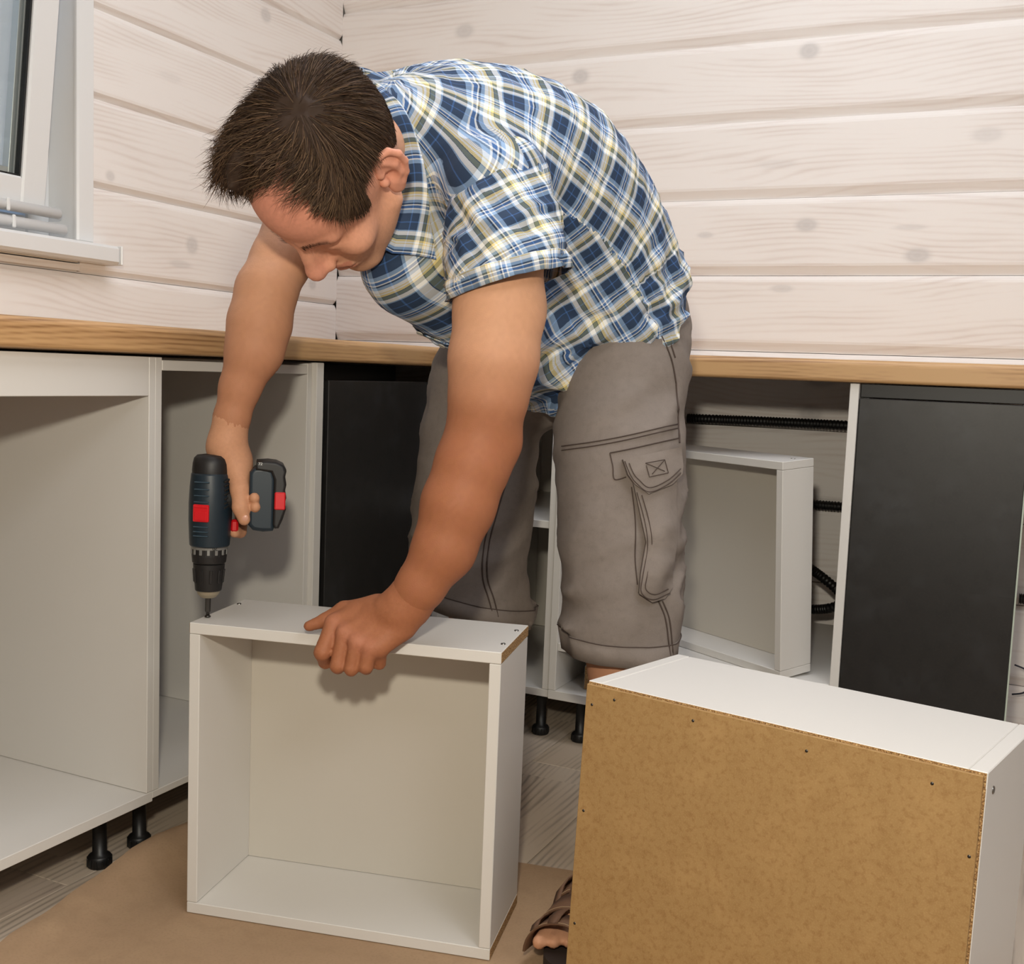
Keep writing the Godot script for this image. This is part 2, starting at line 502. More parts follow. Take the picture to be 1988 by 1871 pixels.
func window() -> void:
	# white plastic casing, reveal and frame
	var w := struct("window_1", boxmm(Vector3(-0.17, WY0, WZ0), Vector3(-0.075, WY1, WZ0 + 0.062), 0.004), mats.pvc)
	obj("window_frame", boxmm(Vector3(-0.17, WY0, WZ1 - 0.062), Vector3(-0.075, WY1, WZ1), 0.004), mats.pvc, w)
	obj("window_frame", boxmm(Vector3(-0.17, WY1 - 0.062, WZ0 + 0.062), Vector3(-0.075, WY1, WZ1 - 0.062), 0.004), mats.pvc, w)
	obj("window_frame", boxmm(Vector3(-0.17, WY0, WZ0 + 0.062), Vector3(-0.075, WY0 + 0.05, WZ1 - 0.062), 0.004), mats.pvc, w)
	obj("reveal", boxmm(Vector3(-0.2, WY0, WZ0 - 0.012), Vector3(0.004, WY1, WZ0), 0.002), mats.pvc, w)
	obj("reveal", boxmm(Vector3(-0.2, WY0, WZ1), Vector3(0.004, WY1, WZ1 + 0.012), 0.002), mats.pvc, w)
	obj("reveal", boxmm(Vector3(-0.2, WY1, WZ0 - 0.012), Vector3(0.004, WY1 + 0.012, WZ1 + 0.012), 0.002), mats.pvc, w)
	struct("trim_1", boxmm(Vector3(0.0005, WY0 + 0.002, 0.944), Vector3(0.014, WY1 + 0.06, 0.991), 0.004), mats.pvc)
	struct("trim_2", boxmm(Vector3(0.0005, WY0 + 0.002, WZ1 + 0.004), Vector3(0.014, WY1 + 0.06, WZ1 + 0.05), 0.004), mats.pvc)
	struct("trim_3", boxmm(Vector3(0.0005, WY1 + 0.002, 0.992), Vector3(0.014, WY1 + 0.06, WZ1 + 0.003), 0.004), mats.pvc)
	# sill with a moulded end cap
	var sill := struct("trim_4", boxmm(Vector3(-0.19, 0.998, WZ0 - 0.008), Vector3(0.002, WY0, WZ1 + 0.008), 0.002), mats.pvc)
	obj("sill_board", boxmm(Vector3(0.0, 1.0, 0.905), Vector3(0.052, 1.040, WZ1 + 0.09), 0.006), mats.pvc, sill)
	obj("end_cap", boxmm(Vector3(0.0, 0.999, 0.899), Vector3(0.0535, 1.0415, 0.9045), 0.002), mats.pvc, sill)
	# the tilted-open sash: hinged along its lower edge, the top leans into the room
	var s := thing("window_sash", "white plastic window sash tilted open into the room", "window", Vector3(-0.062, WY0 + 0.062, 0))
	s.rotation.z = -0.105
	var z0 := WZ0 + 0.05
	var z1 := WZ1 - 0.05
	var hh := WY1 - WY0 - 0.11
	obj("stile", boxmm(Vector3(-0.035, 0, z0), Vector3(0.030, hh, z0 + 0.062), 0.004), mats.pvc, s)
	obj("stile", boxmm(Vector3(-0.035, 0, z1 - 0.062), Vector3(0.030, hh, z1), 0.004), mats.pvc, s)
	obj("rail", boxmm(Vector3(-0.035, 0, z0 + 0.062), Vector3(0.030, 0.062, z1 - 0.062), 0.004), mats.pvc, s)
	obj("rail", boxmm(Vector3(-0.035, hh - 0.062, z0 + 0.062), Vector3(0.030, hh, z1 - 0.062), 0.004), mats.pvc, s)
	obj("gasket", boxmm(Vector3(0.006, 0.062, z0 + 0.062), Vector3(0.022, hh - 0.062, z0 + 0.066), 0.001), mats.rubber, s)
	obj("gasket", boxmm(Vector3(0.006, 0.062, z0 + 0.066), Vector3(0.022, 0.066, z1 - 0.062), 0.001), mats.rubber, s)
	obj("spacer", boxmm(Vector3(-0.016, 0.066, z0 + 0.066), Vector3(0.004, hh - 0.062, z0 + 0.078), 0.001), mats.alu, s)
	obj("spacer", boxmm(Vector3(-0.016, 0.066, z0 + 0.078), Vector3(0.004, 0.078, z1 - 0.062), 0.001), mats.alu, s)
	obj("pane", boxmm(Vector3(0.005, 0.062, z0 + 0.062), Vector3(0.009, hh - 0.062, z1 - 0.062), 0.0005), mats.glass, s)
	obj("pane", boxmm(Vector3(-0.022, 0.062, z0 + 0.062), Vector3(-0.018, hh - 0.062, z1 - 0.062), 0.0005), mats.glass, s)
	# two rounded rails in front of the bottom of the frame
	for k in 2:
		var st := begin()
		var yy: float = [1.062, 1.096][k]
		var xx: float = [0.004, -0.012][k]
		var r := 0.0115
		tube(st, [Vector3(xx, yy, 1.02), Vector3(xx, yy, WZ1 - 0.02)], r, 14, true)
		var b := obj("blind_rail", done(st), mats.pvc, self)
		b.name = numbered("blind_rail")
		b.set_meta("label", ["lower rounded white rail lying just above the window sill", "upper rounded white rail above the window sill, below the sash"][k])
		b.set_meta("category", "rail")
		b.set_meta("group", "rounded rails at the foot of the window")
		var c := begin()
		slab(c, Vector3(xx + 0.0105, yy, 1.155), Vector3(0.006, 0.026, 0.008), 0.002)
		obj("clip", done(c), mats.pvc, b)
	# outside: a hedge far below the sky
	var hedge := begin()
	rng.seed = 77
	var gp := thing("hedge", "brown and green hedge seen through the window pane", "hedge", Vector3(-3.5, 0, 1.2))
	hedge.set_smooth_group(-1)
	for k in 2600:
		var p := Vector3(rng.randf_range(-0.5, 0.5), rng.randf_range(0, 1.9), rng.randf_range(-3.0, 3.0))
		var a := Vector3(rng.randfn(), rng.randfn(), rng.randfn()).normalized() * 0.11
		var b2 := Vector3(rng.randfn(), rng.randfn(), rng.randfn()).normalized() * 0.06
		hedge.add_vertex(p - a); hedge.add_vertex(p + b2); hedge.add_vertex(p + a)
	var leaf := flat(Color(0.36, 0.38, 0.20), 0.8)
	leaf.cull_mode = BaseMaterial3D.CULL_DISABLED
	var hm := obj("foliage", done(hedge), leaf, gp)
	hm.set_meta("kind", "stuff")
	struct("ground", boxmm(Vector3(-30, -0.3, -20), Vector3(-0.25, -0.15, 25), 0.01), flat(Color(0.45, 0.42, 0.33), 0.95))

# ---------------------------------------------------------------- worktops and fitted units
func counter_mesh(path: Array, y0: float, y1: float) -> ArrayMesh:
	return null

func worktop_profile(depth: float) -> PackedVector2Array:
	# x from the wall outwards, y up; the front edge is rounded
	var p := PackedVector2Array()
	var t := 0.042
	p.append(Vector2(0.0, 0.0))
	p.append(Vector2(depth - 0.006, 0.0))
	for k in 5:
		var a := -PI / 2 + PI / 2 * k / 4.0
		p.append(Vector2(depth - 0.006 + 0.006 * cos(a), 0.006 + 0.006 * sin(a)))
	for k in 7:
		var a := PI / 2 * k / 6.0
		p.append(Vector2(depth - 0.012 + 0.012 * cos(a), t - 0.012 + 0.012 * sin(a)))
	p.append(Vector2(0.0, t))
	return p

func extrude(prof: PackedVector2Array, l0: float, l1: float, along_x: bool) -> ArrayMesh:
	var st := begin()
	st.set_smooth_group(-1)
	var mk := func(p: Vector2, l: float) -> Vector3:
		return Vector3(l, p.y, p.x) if along_x else Vector3(p.x, p.y, l)
	var cen := Vector2.ZERO
	for p in prof:
		cen += p / prof.size()
	var run := 0.0
	for i in prof.size():
		var a := prof[i]
		var b := prof[(i + 1) % prof.size()]
		var out2 := Vector2(b.y - a.y, a.x - b.x)
		if out2.dot((a + b) * 0.5 - cen) < 0.0:
			out2 = -out2
		var out: Vector3 = mk.call(out2, 0.0)
		var d := (b - a).length()
		var v0 := run
		var v1 := run + d
		run = v1
		tri(st, mk.call(a, l0), mk.call(a, l1), mk.call(b, l1), out, Vector2(l0, v0), Vector2(l1, v0), Vector2(l1, v1))
		tri(st, mk.call(a, l0), mk.call(b, l1), mk.call(b, l0), out, Vector2(l0, v0), Vector2(l1, v1), Vector2(l0, v1))
	for l: float in [l0, l1]:
		var o := (Vector3(1, 0, 0) if along_x else Vector3(0, 0, 1)) * (1.0 if l == l1 else -1.0)
		for k in range(1, prof.size() - 1):
			tri(st, mk.call(prof[0], l), mk.call(prof[k], l), mk.call(prof[k + 1], l), o, Vector2.ZERO, Vector2(0, 0.04), Vector2(0.04, 0.04))
	return done(st)

func counters() -> void:
	var t := thing("worktop", "oak-look worktop along the window wall, its rounded front edge above the open white units", "worktop", Vector3(0, 0.806, 0))
	obj("board", extrude(worktop_profile(0.70), 0.004, 2.72, false), mats.oak, t)
	var u := thing("worktop", "oak-look worktop along the back wall, behind the bent-over person", "worktop", Vector3(0, 0.806, 0))
	obj("board", extrude(worktop_profile(0.613), 0.701, 3.6, true), mats.oak, u)

func leg_at(t: Node3D, x: float, z: float, top: float) -> void:
	var st := begin()
	lathe(st, [[0.0, 0.0], [0.017, 0.0], [0.0185, 0.002], [0.0185, 0.016], [0.0165, 0.019], [0.011, 0.022], [0.0105, top - 0.008], [0.019, top - 0.006], [0.019, top], [0.0, top]], Transform3D(Basis.IDENTITY, Vector3(x, 0, z)), 20)
	for k in 12:
		var a := TAU * k / 12.0
		slab(st, Vector3(x + 0.0185 * cos(a), 0.009, z + 0.0185 * sin(a)), Vector3(0.0022, 0.013, 0.0022), 0.0006)
	obj("leg", done(st), mats.plastic_black, t)

func cabinets_left() -> void:
	var y0 := 0.100
	var y1 := 0.801
	var t := thing("base_cabinet", "wide white open base cabinet at the left edge, under the window-side worktop", "cabinet", Vector3.ZERO)
	obj("side_panel", boxmm(Vector3(0.06, y0 + 0.017, 1.4634), Vector3(0.68, y1, 1.4770), 0.0008), mats.white, t)
	obj("side_panel", boxmm(Vector3(0.06, y0 + 0.017, 2.049), Vector3(0.68, y1, 2.0630), 0.0008), mats.white, t)
	obj("bottom_panel", boxmm(Vector3(0.06, y0, 1.4634), Vector3(0.68, y0 + 0.0165, 2.063), 0.0008), mats.white, t)
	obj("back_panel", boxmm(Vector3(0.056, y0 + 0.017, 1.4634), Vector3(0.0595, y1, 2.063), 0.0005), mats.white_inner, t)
	obj("rail", boxmm(Vector3(0.664, 0.742, 1.4775), Vector3(0.68, y1, 2.0485), 0.0008), mats.white, t)
	leg_at(t, 0.62, 1.515, y0)
	leg_at(t, 0.62, 2.01, y0)
	leg_at(t, 0.12, 1.515, y0)
	leg_at(t, 0.12, 2.01, y0)
	t = thing("base_cabinet", "narrower white open base cabinet behind the hand with the drill", "cabinet", Vector3.ZERO)
	obj("side_panel", boxmm(Vector3(0.06, y0 + 0.016, 1.4488), Vector3(0.679, y1, 1.4628), 0.0008), mats.white, t)
	obj("side_panel", boxmm(Vector3(0.06, y0 + 0.016, 1.0595), Vector3(0.679, y1, 1.0735), 0.0008), mats.white, t)
	obj("bottom_panel", boxmm(Vector3(0.06, y0 + 0.004, 1.0595), Vector3(0.679, y0 + 0.0155, 1.4628), 0.0008), mats.white, t)
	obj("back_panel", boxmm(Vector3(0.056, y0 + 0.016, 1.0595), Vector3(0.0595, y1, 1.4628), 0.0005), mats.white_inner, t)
	obj("rail", boxmm(Vector3(0.60, 0.781, 1.0740), Vector3(0.679, 0.797, 1.4483), 0.0008), mats.white, t)
	obj("rail", boxmm(Vector3(0.06, 0.781, 1.0740), Vector3(0.139, 0.797, 1.4483), 0.0008), mats.white, t)
	leg_at(t, 0.62, 1.43, y0 + 0.004)
	leg_at(t, 0.62, 1.10, y0 + 0.004)
	leg_at(t, 0.12, 1.43, y0 + 0.004)
	leg_at(t, 0.12, 1.10, y0 + 0.004)
	t = thing("end_panel", "narrow white end panel between the open cabinet and the black unit", "panel", Vector3.ZERO)
	obj("board", boxmm(Vector3(0.06, 0.004, 1.0370), Vector3(0.690, 0.803, 1.0592), 0.001), mats.white, t)
	# black-fronted unit up to the corner
	t = thing("base_cabinet", "black-fronted narrow base unit in the corner behind the person's forearm", "cabinet", Vector3.ZERO)
	obj("body", boxmm(Vector3(0.08, 0.10, 0.632), Vector3(0.655, 0.765, 1.0362), 0.002), mats.black, t)
	obj("rail", boxmm(Vector3(0.10, 0.766, 0.632), Vector3(0.60, 0.803, 1.0362), 0.002), mats.black, t)
	obj("filler", boxmm(Vector3(0.656, 0.06, 1.013), Vector3(0.676, 0.757, 1.0362), 0.001), mats.dark_strip, t)
	obj("door", boxmm(Vector3(0.656, 0.06, 0.634), Vector3(0.684, 0.7705, 1.0118), 0.0015), mats.dark_front, t)
	leg_at(t, 0.6, 1.0, 0.10)
	leg_at(t, 0.6, 0.68, 0.10)

func cabinets_right() -> void:
	var y0 := 0.099
	var y1 := 0.804
	var zf := 0.60
	var t := thing("base_cabinet", "white open base cabinet with one shelf, seen between the person's legs", "cabinet", Vector3.ZERO)
	obj("side_panel", boxmm(Vector3(0.692, y0 + 0.017, 0.05), Vector3(0.708, y1, zf), 0.0008), mats.white, t)
	obj("side_panel", boxmm(Vector3(0.9735, y0 + 0.017, 0.05), Vector3(0.988, y1, zf), 0.0008), mats.white, t)
	obj("bottom_panel", boxmm(Vector3(0.692, y0, 0.05), Vector3(0.988, y0 + 0.0165, zf), 0.0008), mats.white, t)
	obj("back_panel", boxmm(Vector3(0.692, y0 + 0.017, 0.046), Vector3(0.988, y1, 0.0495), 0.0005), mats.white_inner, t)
	obj("shelf", boxmm(Vector3(0.7085, 0.468, 0.052), Vector3(0.973, 0.484, zf - 0.004), 0.0008), mats.white, t)
	obj("rail", boxmm(Vector3(0.7085, y1 - 0.016, 0.52), Vector3(0.973, y1, zf - 0.001), 0.0008), mats.white, t)
	leg_at(t, 0.735, 0.555, y0)
	leg_at(t, 0.955, 0.555, y0)
	t = thing("oven_cabinet", "white open oven cabinet without a back, holding an unfinished white box", "cabinet", Vector3.ZERO)
	obj("side_panel", boxmm(Vector3(0.9895, y0 + 0.019, 0.05), Vector3(1.006, y1, zf + 0.004), 0.0008), mats.white, t)
	obj("side_panel", boxmm(Vector3(1.5788, y0 + 0.019, 0.05), Vector3(1.5955, y1, zf + 0.004), 0.0008), mats.white, t)
	obj("bottom_panel", boxmm(Vector3(0.9895, y0 - 0.001, 0.05), Vector3(1.5955, y0 + 0.0185, zf + 0.004), 0.0008), mats.white, t)
	obj("shelf", boxmm(Vector3(1.0065, 0.205, 0.05), Vector3(1.5783, 0.222, zf), 0.0008), mats.white, t)
	leg_at(t, 1.050, 0.556, y0 - 0.001)
	leg_at(t, 1.55, 0.556, y0 - 0.001)
	t = thing("base_cabinet", "tall-looking black-fronted base cabinet at the right end of the worktop", "cabinet", Vector3.ZERO)
	obj("side_panel", boxmm(Vector3(1.5965, y0, 0.05), Vector3(1.612, y1, 0.58), 0.0008), mats.white, t)
	obj("side_panel", boxmm(Vector3(1.876, y0, 0.05), Vector3(1.892, y1, 0.5815), 0.0008), mats.white, t)
	obj("bottom_panel", boxmm(Vector3(1.6125, y0, 0.05), Vector3(1.8755, y0 + 0.016, 0.58), 0.0008), mats.white, t)
	obj("top_strip", boxmm(Vector3(1.597, 0.7785, 0.5605), Vector3(1.8905, 0.804, 0.592), 0.001), mats.dark_strip, t)
	obj("door", boxmm(Vector3(1.597, 0.085, 0.5822), Vector3(1.8895, 0.777, 0.601), 0.0012), mats.dark_front, t)
	obj("edge_band", boxmm(Vector3(1.8895, 0.085, 0.5822), Vector3(1.8925, 0.777, 0.6005), 0.0006), flat(Color(0.72, 0.76, 0.70), 0.5), t)
	leg_at(t, 1.66, 0.55, y0)
	leg_at(t, 1.84, 0.55, y0)

func screw_head(t: Node3D, p: Vector3, nrm: Vector3, r := 0.0034) -> void:
	var st := begin()
	var b := Basis(Quaternion(Vector3.UP, nrm.normalized()))
	lathe(st, [[0.0, 0.0009], [r * 0.42, 0.0009, 1], [r * 0.45, -0.0006], [r * 0.5, 0.0013], [r * 0.85, 0.0012], [r, 0.0004], [r * 1.02, -0.001]], Transform3D(b, p), 16)
	obj("screw", done(st), mats.steel, t)

# a plain furniture carcass: width w (x), height h (y), depth d (towards -z); the
# horizontal boards cover the uprights, as in the photo
func carcass(t: Node3D, w: float, h: float, d: float, th: float, chip_ends: bool) -> void:
	var e := 0.0005
	for k in 2:
		var ya := 0.0 if k == 0 else h - th
		obj("cover_panel", boxmm(Vector3(e, ya, -d + e), Vector3(w - e, ya + th - e, 0), 0.0009), mats.white, t)
		if chip_ends:
			for s in 2:
				var xa := -0.0001 if s == 0 else w - 0.0006
				obj("raw_end", boxmm(Vector3(xa, ya + 0.0009, -d + 0.001), Vector3(xa + 0.0007, ya + th - 0.0014, -0.0012), 0.0001), mats.chip, t)
	obj("side_panel", boxmm(Vector3(e, th, -d + e), Vector3(th, h - th - e, 0), 0.0009), mats.white, t)
	obj("side_panel", boxmm(Vector3(w - th, th, -d + e), Vector3(w - e, h - th - e, 0), 0.0009), mats.white, t)

func boxes() -> void:
	# the box being screwed together
	var t := thing("box_carcass", "open white box carcass being drilled, standing on brown paper", "box", Vector3(0.84096, 0.002, 1.56522), 0.21828)
	carcass(t, 0.4544, 0.4289, 0.170, 0.0165, true)
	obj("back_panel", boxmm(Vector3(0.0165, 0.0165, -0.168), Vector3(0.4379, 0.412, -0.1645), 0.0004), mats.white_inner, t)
	for p: Array in [[0.0085, -0.135], [0.4455, -0.045], [0.4455, -0.128]]:
		screw_head(t, Vector3(p[0], 0.4287, p[1]), Vector3.UP)
	# the one seen from behind, brown hardboard towards us
	t = thing("box_carcass", "white box carcass at the right showing its brown hardboard back", "box", Vector3(1.4296, 0.006, 1.5637))
	t.basis = Basis(Vector3.UP, -0.183) * Basis(Vector3.RIGHT, -0.0491) * Basis(Vector3.BACK, -0.0023)
	var w := 0.4543
	var h := 0.4289
	var d := 0.239
	var th := 0.0175
	obj("top_panel", boxmm(Vector3(th + 0.0004, h - th, -d), Vector3(w - th - 0.0004, h - 0.0003, -0.006), 0.0009), mats.white, t)
	obj("bottom_panel", boxmm(Vector3(th + 0.0004, 0.0125, -d), Vector3(w - th - 0.0004, th + 0.0125, -0.006), 0.0009), mats.white, t)
	obj("side_panel", boxmm(Vector3(0, 0.0125, -d), Vector3(th, h, -0.006), 0.0009), mats.white, t)
	obj("side_panel", boxmm(Vector3(w - th, 0.0125, -d), Vector3(w, h, -0.006), 0.0009), mats.white, t)
	obj("raw_edge", boxmm(Vector3(0.001, h - 0.016, -0.0062), Vector3(w - 0.001, h - 0.0008, -0.0050), 0.0002), mats.chip, t)
	obj("raw_edge", boxmm(Vector3(w - 0.016, 0.001, -0.0062), Vector3(w - 0.0006, h - 0.016, -0.0050), 0.0002), mats.chip, t)
	obj("back_panel", boxmm(Vector3(0.001, 0.0, -0.0048), Vector3(w - 0.003, h - 0.0030, -0.0005), 0.0006, 0, Vector2(0.23, 0.2)), mats.hardboard, t)
	var nails := [[0.010, 0.402], [0.040, 0.414], [0.143, 0.412], [0.276, 0.409], [0.405, 0.407], [0.0095, 0.272], [0.0090, 0.132], [0.4455, 0.345], [0.445, 0.20], [0.445, 0.06], [0.012, 0.02]]
	for n: Array in nails:
		var st := begin()
		lathe(st, [[0.0, 0.0006], [0.0014, 0.0005], [0.0019, -0.0002]], Transform3D(Basis(Quaternion(Vector3.UP, Vector3.BACK)), Vector3(n[0], n[1], -0.0005)), 10)
		obj("nail", done(st), mats.steel_dark, t)
	screw_head(t, Vector3(w, 0.405, -0.036), Vector3.RIGHT, 0.0042)
	# the small one leaning in the oven cabinet
	t = thing("box_carcass", "shallow white box carcass standing askew inside the oven cabinet", "box", Vector3.ZERO)
	t.basis = Basis(Vector3.UP, -0.5335) * Basis(Vector3.RIGHT, 0.0751)
	var lw := 0.44
	t.position = Vector3(1.4884, 0.2225, 0.6217) - t.basis * Vector3(lw, 0, 0)
	carcass(t, lw, 0.4294, 0.0877, 0.0165, false)
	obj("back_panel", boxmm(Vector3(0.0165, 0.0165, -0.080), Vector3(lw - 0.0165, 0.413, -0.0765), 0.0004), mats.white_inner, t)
	for k in 2:
		screw_head(t, Vector3(lw - 0.016 - 0.008 * k, 0.4291, -0.05), Vector3.UP, 0.0016)

func hose(pts: Array, r: float, pitch: float) -> ArrayMesh:
	var l := 0.0
	for i in pts.size() - 1:
		l += (pts[i + 1] - pts[i]).length()
	var n := int(l / pitch * 4.0)
	var c := curve(pts, n)
	var rad := []
	for k in c.size():
		rad.append(r * [1.0, 1.0, 0.86, 0.86][k % 4])
	var st := begin()
	tube(st, c, rad, 12, true)
	return done(st, false)

func small_things() -> void:
	# kraft paper on the floor, its left edge curling up
	var st := begin()
	st.set_smooth_group(0)
	var n1 := noise(401, 2.2, 2)
	var n2 := noise(402, 9.0, 2)
	var nx := 60
	var nz := 70
	var left := [Vector2(0.660, 1.17), Vector2(0.662, 1.265), Vector2(0.664, 1.385), Vector2(0.676, 1.55), Vector2(0.697, 1.67), Vector2(0.715, 1.768), Vector2(0.75, 2.0), Vector2(0.86, 2.4), Vector2(0.95, 2.7)]
	var grid := []
	for j in nz + 1:
		var fz := float(j) / nz
		var row := []
		var zz := lerpf(1.215, 2.65, fz)
		var xl := 0.6
		for k in left.size() - 1:
			if zz >= left[k].y and zz <= left[k + 1].y:
				xl = lerpf(left[k].x, left[k + 1].x, (zz - left[k].y) / (left[k + 1].y - left[k].y))
		for i in nx + 1:
			var fx := pow(float(i) / nx, 1.5)
			var xx := lerpf(xl, 2.2, fx)
			var zs := zz + (1.0 - fz) * (-0.085 * clampf((xx - 0.85) / 0.45, -0.3, 1.2) + 0.02)
			var edge := exp(-pow((xx - xl) / 0.055, 2.0))
			var hgt := 0.0012 + edge * (0.019 + 0.014 * exp(-pow((zz - 1.42) / 0.09, 2.0)) + 0.004 * n2.get_noise_2d(xx * 2.0, zz * 3.0))
			var open := clampf((0.86 - xx) / 0.1, 0.0, 1.0) + clampf((zz - 1.62) / 0.1, 0.0, 1.0)
			hgt += clampf(open, 0.0, 1.0) * 0.004 * maxf(0.0, n1.get_noise_2d(xx * 2.0 + zz, zz * 1.2))
			row.append(Vector3(xx, hgt, zs))
		grid.append(row)
	for side in 2:
		var dy := Vector3(0, -0.0005 * side, 0)
		for j in nz:
			for i in nx:
				var q: Array = [grid[j][i] + dy, grid[j][i + 1] + dy, grid[j + 1][i + 1] + dy, grid[j + 1][i] + dy]
				var o := Vector3.UP if side == 0 else Vector3.DOWN
				tri(st, q[0], q[1], q[2], o, Vector2(q[0].x, q[0].z), Vector2(q[1].x, q[1].z), Vector2(q[2].x, q[2].z))
				tri(st, q[0], q[2], q[3], o, Vector2(q[0].x, q[0].z), Vector2(q[2].x, q[2].z), Vector2(q[3].x, q[3].z))
	var paper := obj("kraft_paper", done(st), mats.kraft)
	paper.set_meta("label", "sheet of brown kraft paper spread on the floor under the boxes")
	paper.set_meta("category", "paper")
	# black corrugated conduits on the wall inside the oven cabinet
	var hs := [
		[[Vector3(1.098, 0.700, 0.022), Vector3(1.3, 0.703, 0.020), Vector3(1.57, 0.704, 0.020)], 0.0125, "upper black corrugated conduit clipped along the wall inside the oven cabinet"],
		[[Vector3(1.10, 0.507, 0.020), Vector3(1.35, 0.506, 0.020), Vector3(1.575, 0.508, 0.020)], 0.0125, "lower black corrugated conduit along the wall, mostly behind the leaning box"],
		[[Vector3(1.897, 0.332, 0.020), Vector3(2.1, 0.333, 0.020), Vector3(2.5, 0.331, 0.020)], 0.0125, "black corrugated conduit on the wall right of the black-fronted cabinet"],
		[[Vector3(1.30, 0.35, 0.06), Vector3(1.40, 0.375, 0.10), Vector3(1.48, 0.355, 0.16), Vector3(1.532, 0.315, 0.18), Vector3(1.50, 0.285, 0.17), Vector3(1.40, 0.265, 0.14), Vector3(1.25, 0.237, 0.10)], 0.0115, "loop of black corrugated conduit lying behind the box in the oven cabinet"]]
	for h: Array in hs:
		var c := obj("conduit", hose(h[0], h[1], 0.0075), mats.plastic_black)
		c.name = numbered("conduit")
		c.set_meta("label", h[2])
		c.set_meta("category", "conduit")
		c.set_meta("group", "black conduits on the wall")
		if h[0][0].x == 1.098:
			var f := begin()
			lathe(f, [[0.0, 0.0], [0.009, 0.0], [0.009, 0.010], [0.012, 0.011], [0.012, 0.022], [0.0, 0.022]], Transform3D(Basis(Quaternion(Vector3.UP, Vector3.LEFT)), Vector3(1.098, 0.700, 0.022)), 16)
			obj("fitting", done(f), mats.steel, c)
			obj("clip", box(Vector3(1.100, 0.722, 0.010), Vector3(0.014, 0.016, 0.018), 0.002), mats.plastic_black, c)
	# offcut block in the lower compartment of the oven cabinet
	var b := thing("chipboard_block", "short white chipboard offcut lying in the low slot of the oven cabinet", "offcut", Vector3(1.064, 0.1185, 0.560), 0.10)
	obj("board", boxmm(Vector3(-0.008, 0.0, -0.20), Vector3(0.010, 0.052, 0.0), 0.0008), mats.white, b)
	obj("board", boxmm(Vector3(0.0105, 0.0, -0.20), Vector3(0.045, 0.052, 0.0), 0.0008), mats.white, b)
	obj("raw_end", boxmm(Vector3(-0.0072, 0.0008, -0.0002), Vector3(0.0092, 0.0512, 0.0008), 0.0002), mats.chip, b)
	# thin grey cable at the right edge
	var cb := begin()
	tube(cb, curve([Vector3(1.90, 0.185, 0.05), Vector3(1.93, 0.175, 0.055), Vector3(1.938, 0.15, 0.055), Vector3(1.925, 0.125, 0.05), Vector3(1.90, 0.115, 0.045)], 20), 0.002, 8)
	var cable := obj("cable", done(cb), flat(Color(0.16, 0.17, 0.22), 0.5))
	cable.set_meta("label", "thin grey cable loop at the wall right of the black-fronted cabinet")
	cable.set_meta("category", "cable")

# ---------------------------------------------------------------- the person
func smin(a: float, b: float, k: float) -> float:
	var h := maxf(k - absf(a - b), 0.0) / k
	return minf(a, b) - h * h * k * 0.25

func smax(a: float, b: float, k: float) -> float:
	var h := maxf(k - absf(a - b), 0.0) / k
	return maxf(a, b) + h * h * k * 0.25

func cap(p: Vector3, a: Vector3, b: Vector3, ra: float, rb: float) -> float:
	var ab := b - a
	var t := clampf((p - a).dot(ab) / ab.length_squared(), 0.0, 1.0)
	return (p - a - ab * t).length() - lerpf(ra, rb, t)

func ell(p: Vector3, c: Vector3, r: Vector3) -> float:
	var q := (p - c) / r
	var k0 := q.length()
	var k1 := (q / r).length()
	if k1 < 1e-6:
		return -minf(r.x, minf(r.y, r.z))
	return k0 * (k0 - 1.0) / k1

# smooth union of tapered bones [a, b, ra, rb, k]
func bones(p: Vector3, list: Array) -> float:
	var d := 1e3
	for b: Array in list:
		if b.size() == 5:
			var ab0: Vector3 = b[1] - b[0]
			b.append(ab0)
			b.append(1.0 / ab0.length_squared())
			b.append(b[3] - b[2])
		var q: Vector3 = p - b[0]
		var ab: Vector3 = b[5]
		var t := clampf(q.dot(ab) * b[6], 0.0, 1.0)
		var e: float = (q - ab * t).length() - b[2] - b[7] * t
		var k: float = b[4]
		if e < d + k:
			var h := maxf(k - absf(d - e), 0.0) / k
			d = minf(d, e) - h * h * k * 0.25
	return d

func chain(list: Array, pts: Array, k: float) -> void:
	# pts = [[Vector3, r], ...]
	for i in pts.size() - 1:
		list.append([pts[i][0], pts[i + 1][0], pts[i][1], pts[i + 1][1], k])

func bounds(list: Array, pad: float) -> AABB:
	var bb := AABB(list[0][0], Vector3.ZERO)
	for b: Array in list:
		bb = bb.merge(AABB(b[0] - Vector3.ONE * b[2], Vector3.ONE * b[2] * 2.0))
		bb = bb.merge(AABB(b[1] - Vector3.ONE * b[3], Vector3.ONE * b[3] * 2.0))
	return bb.grow(pad)

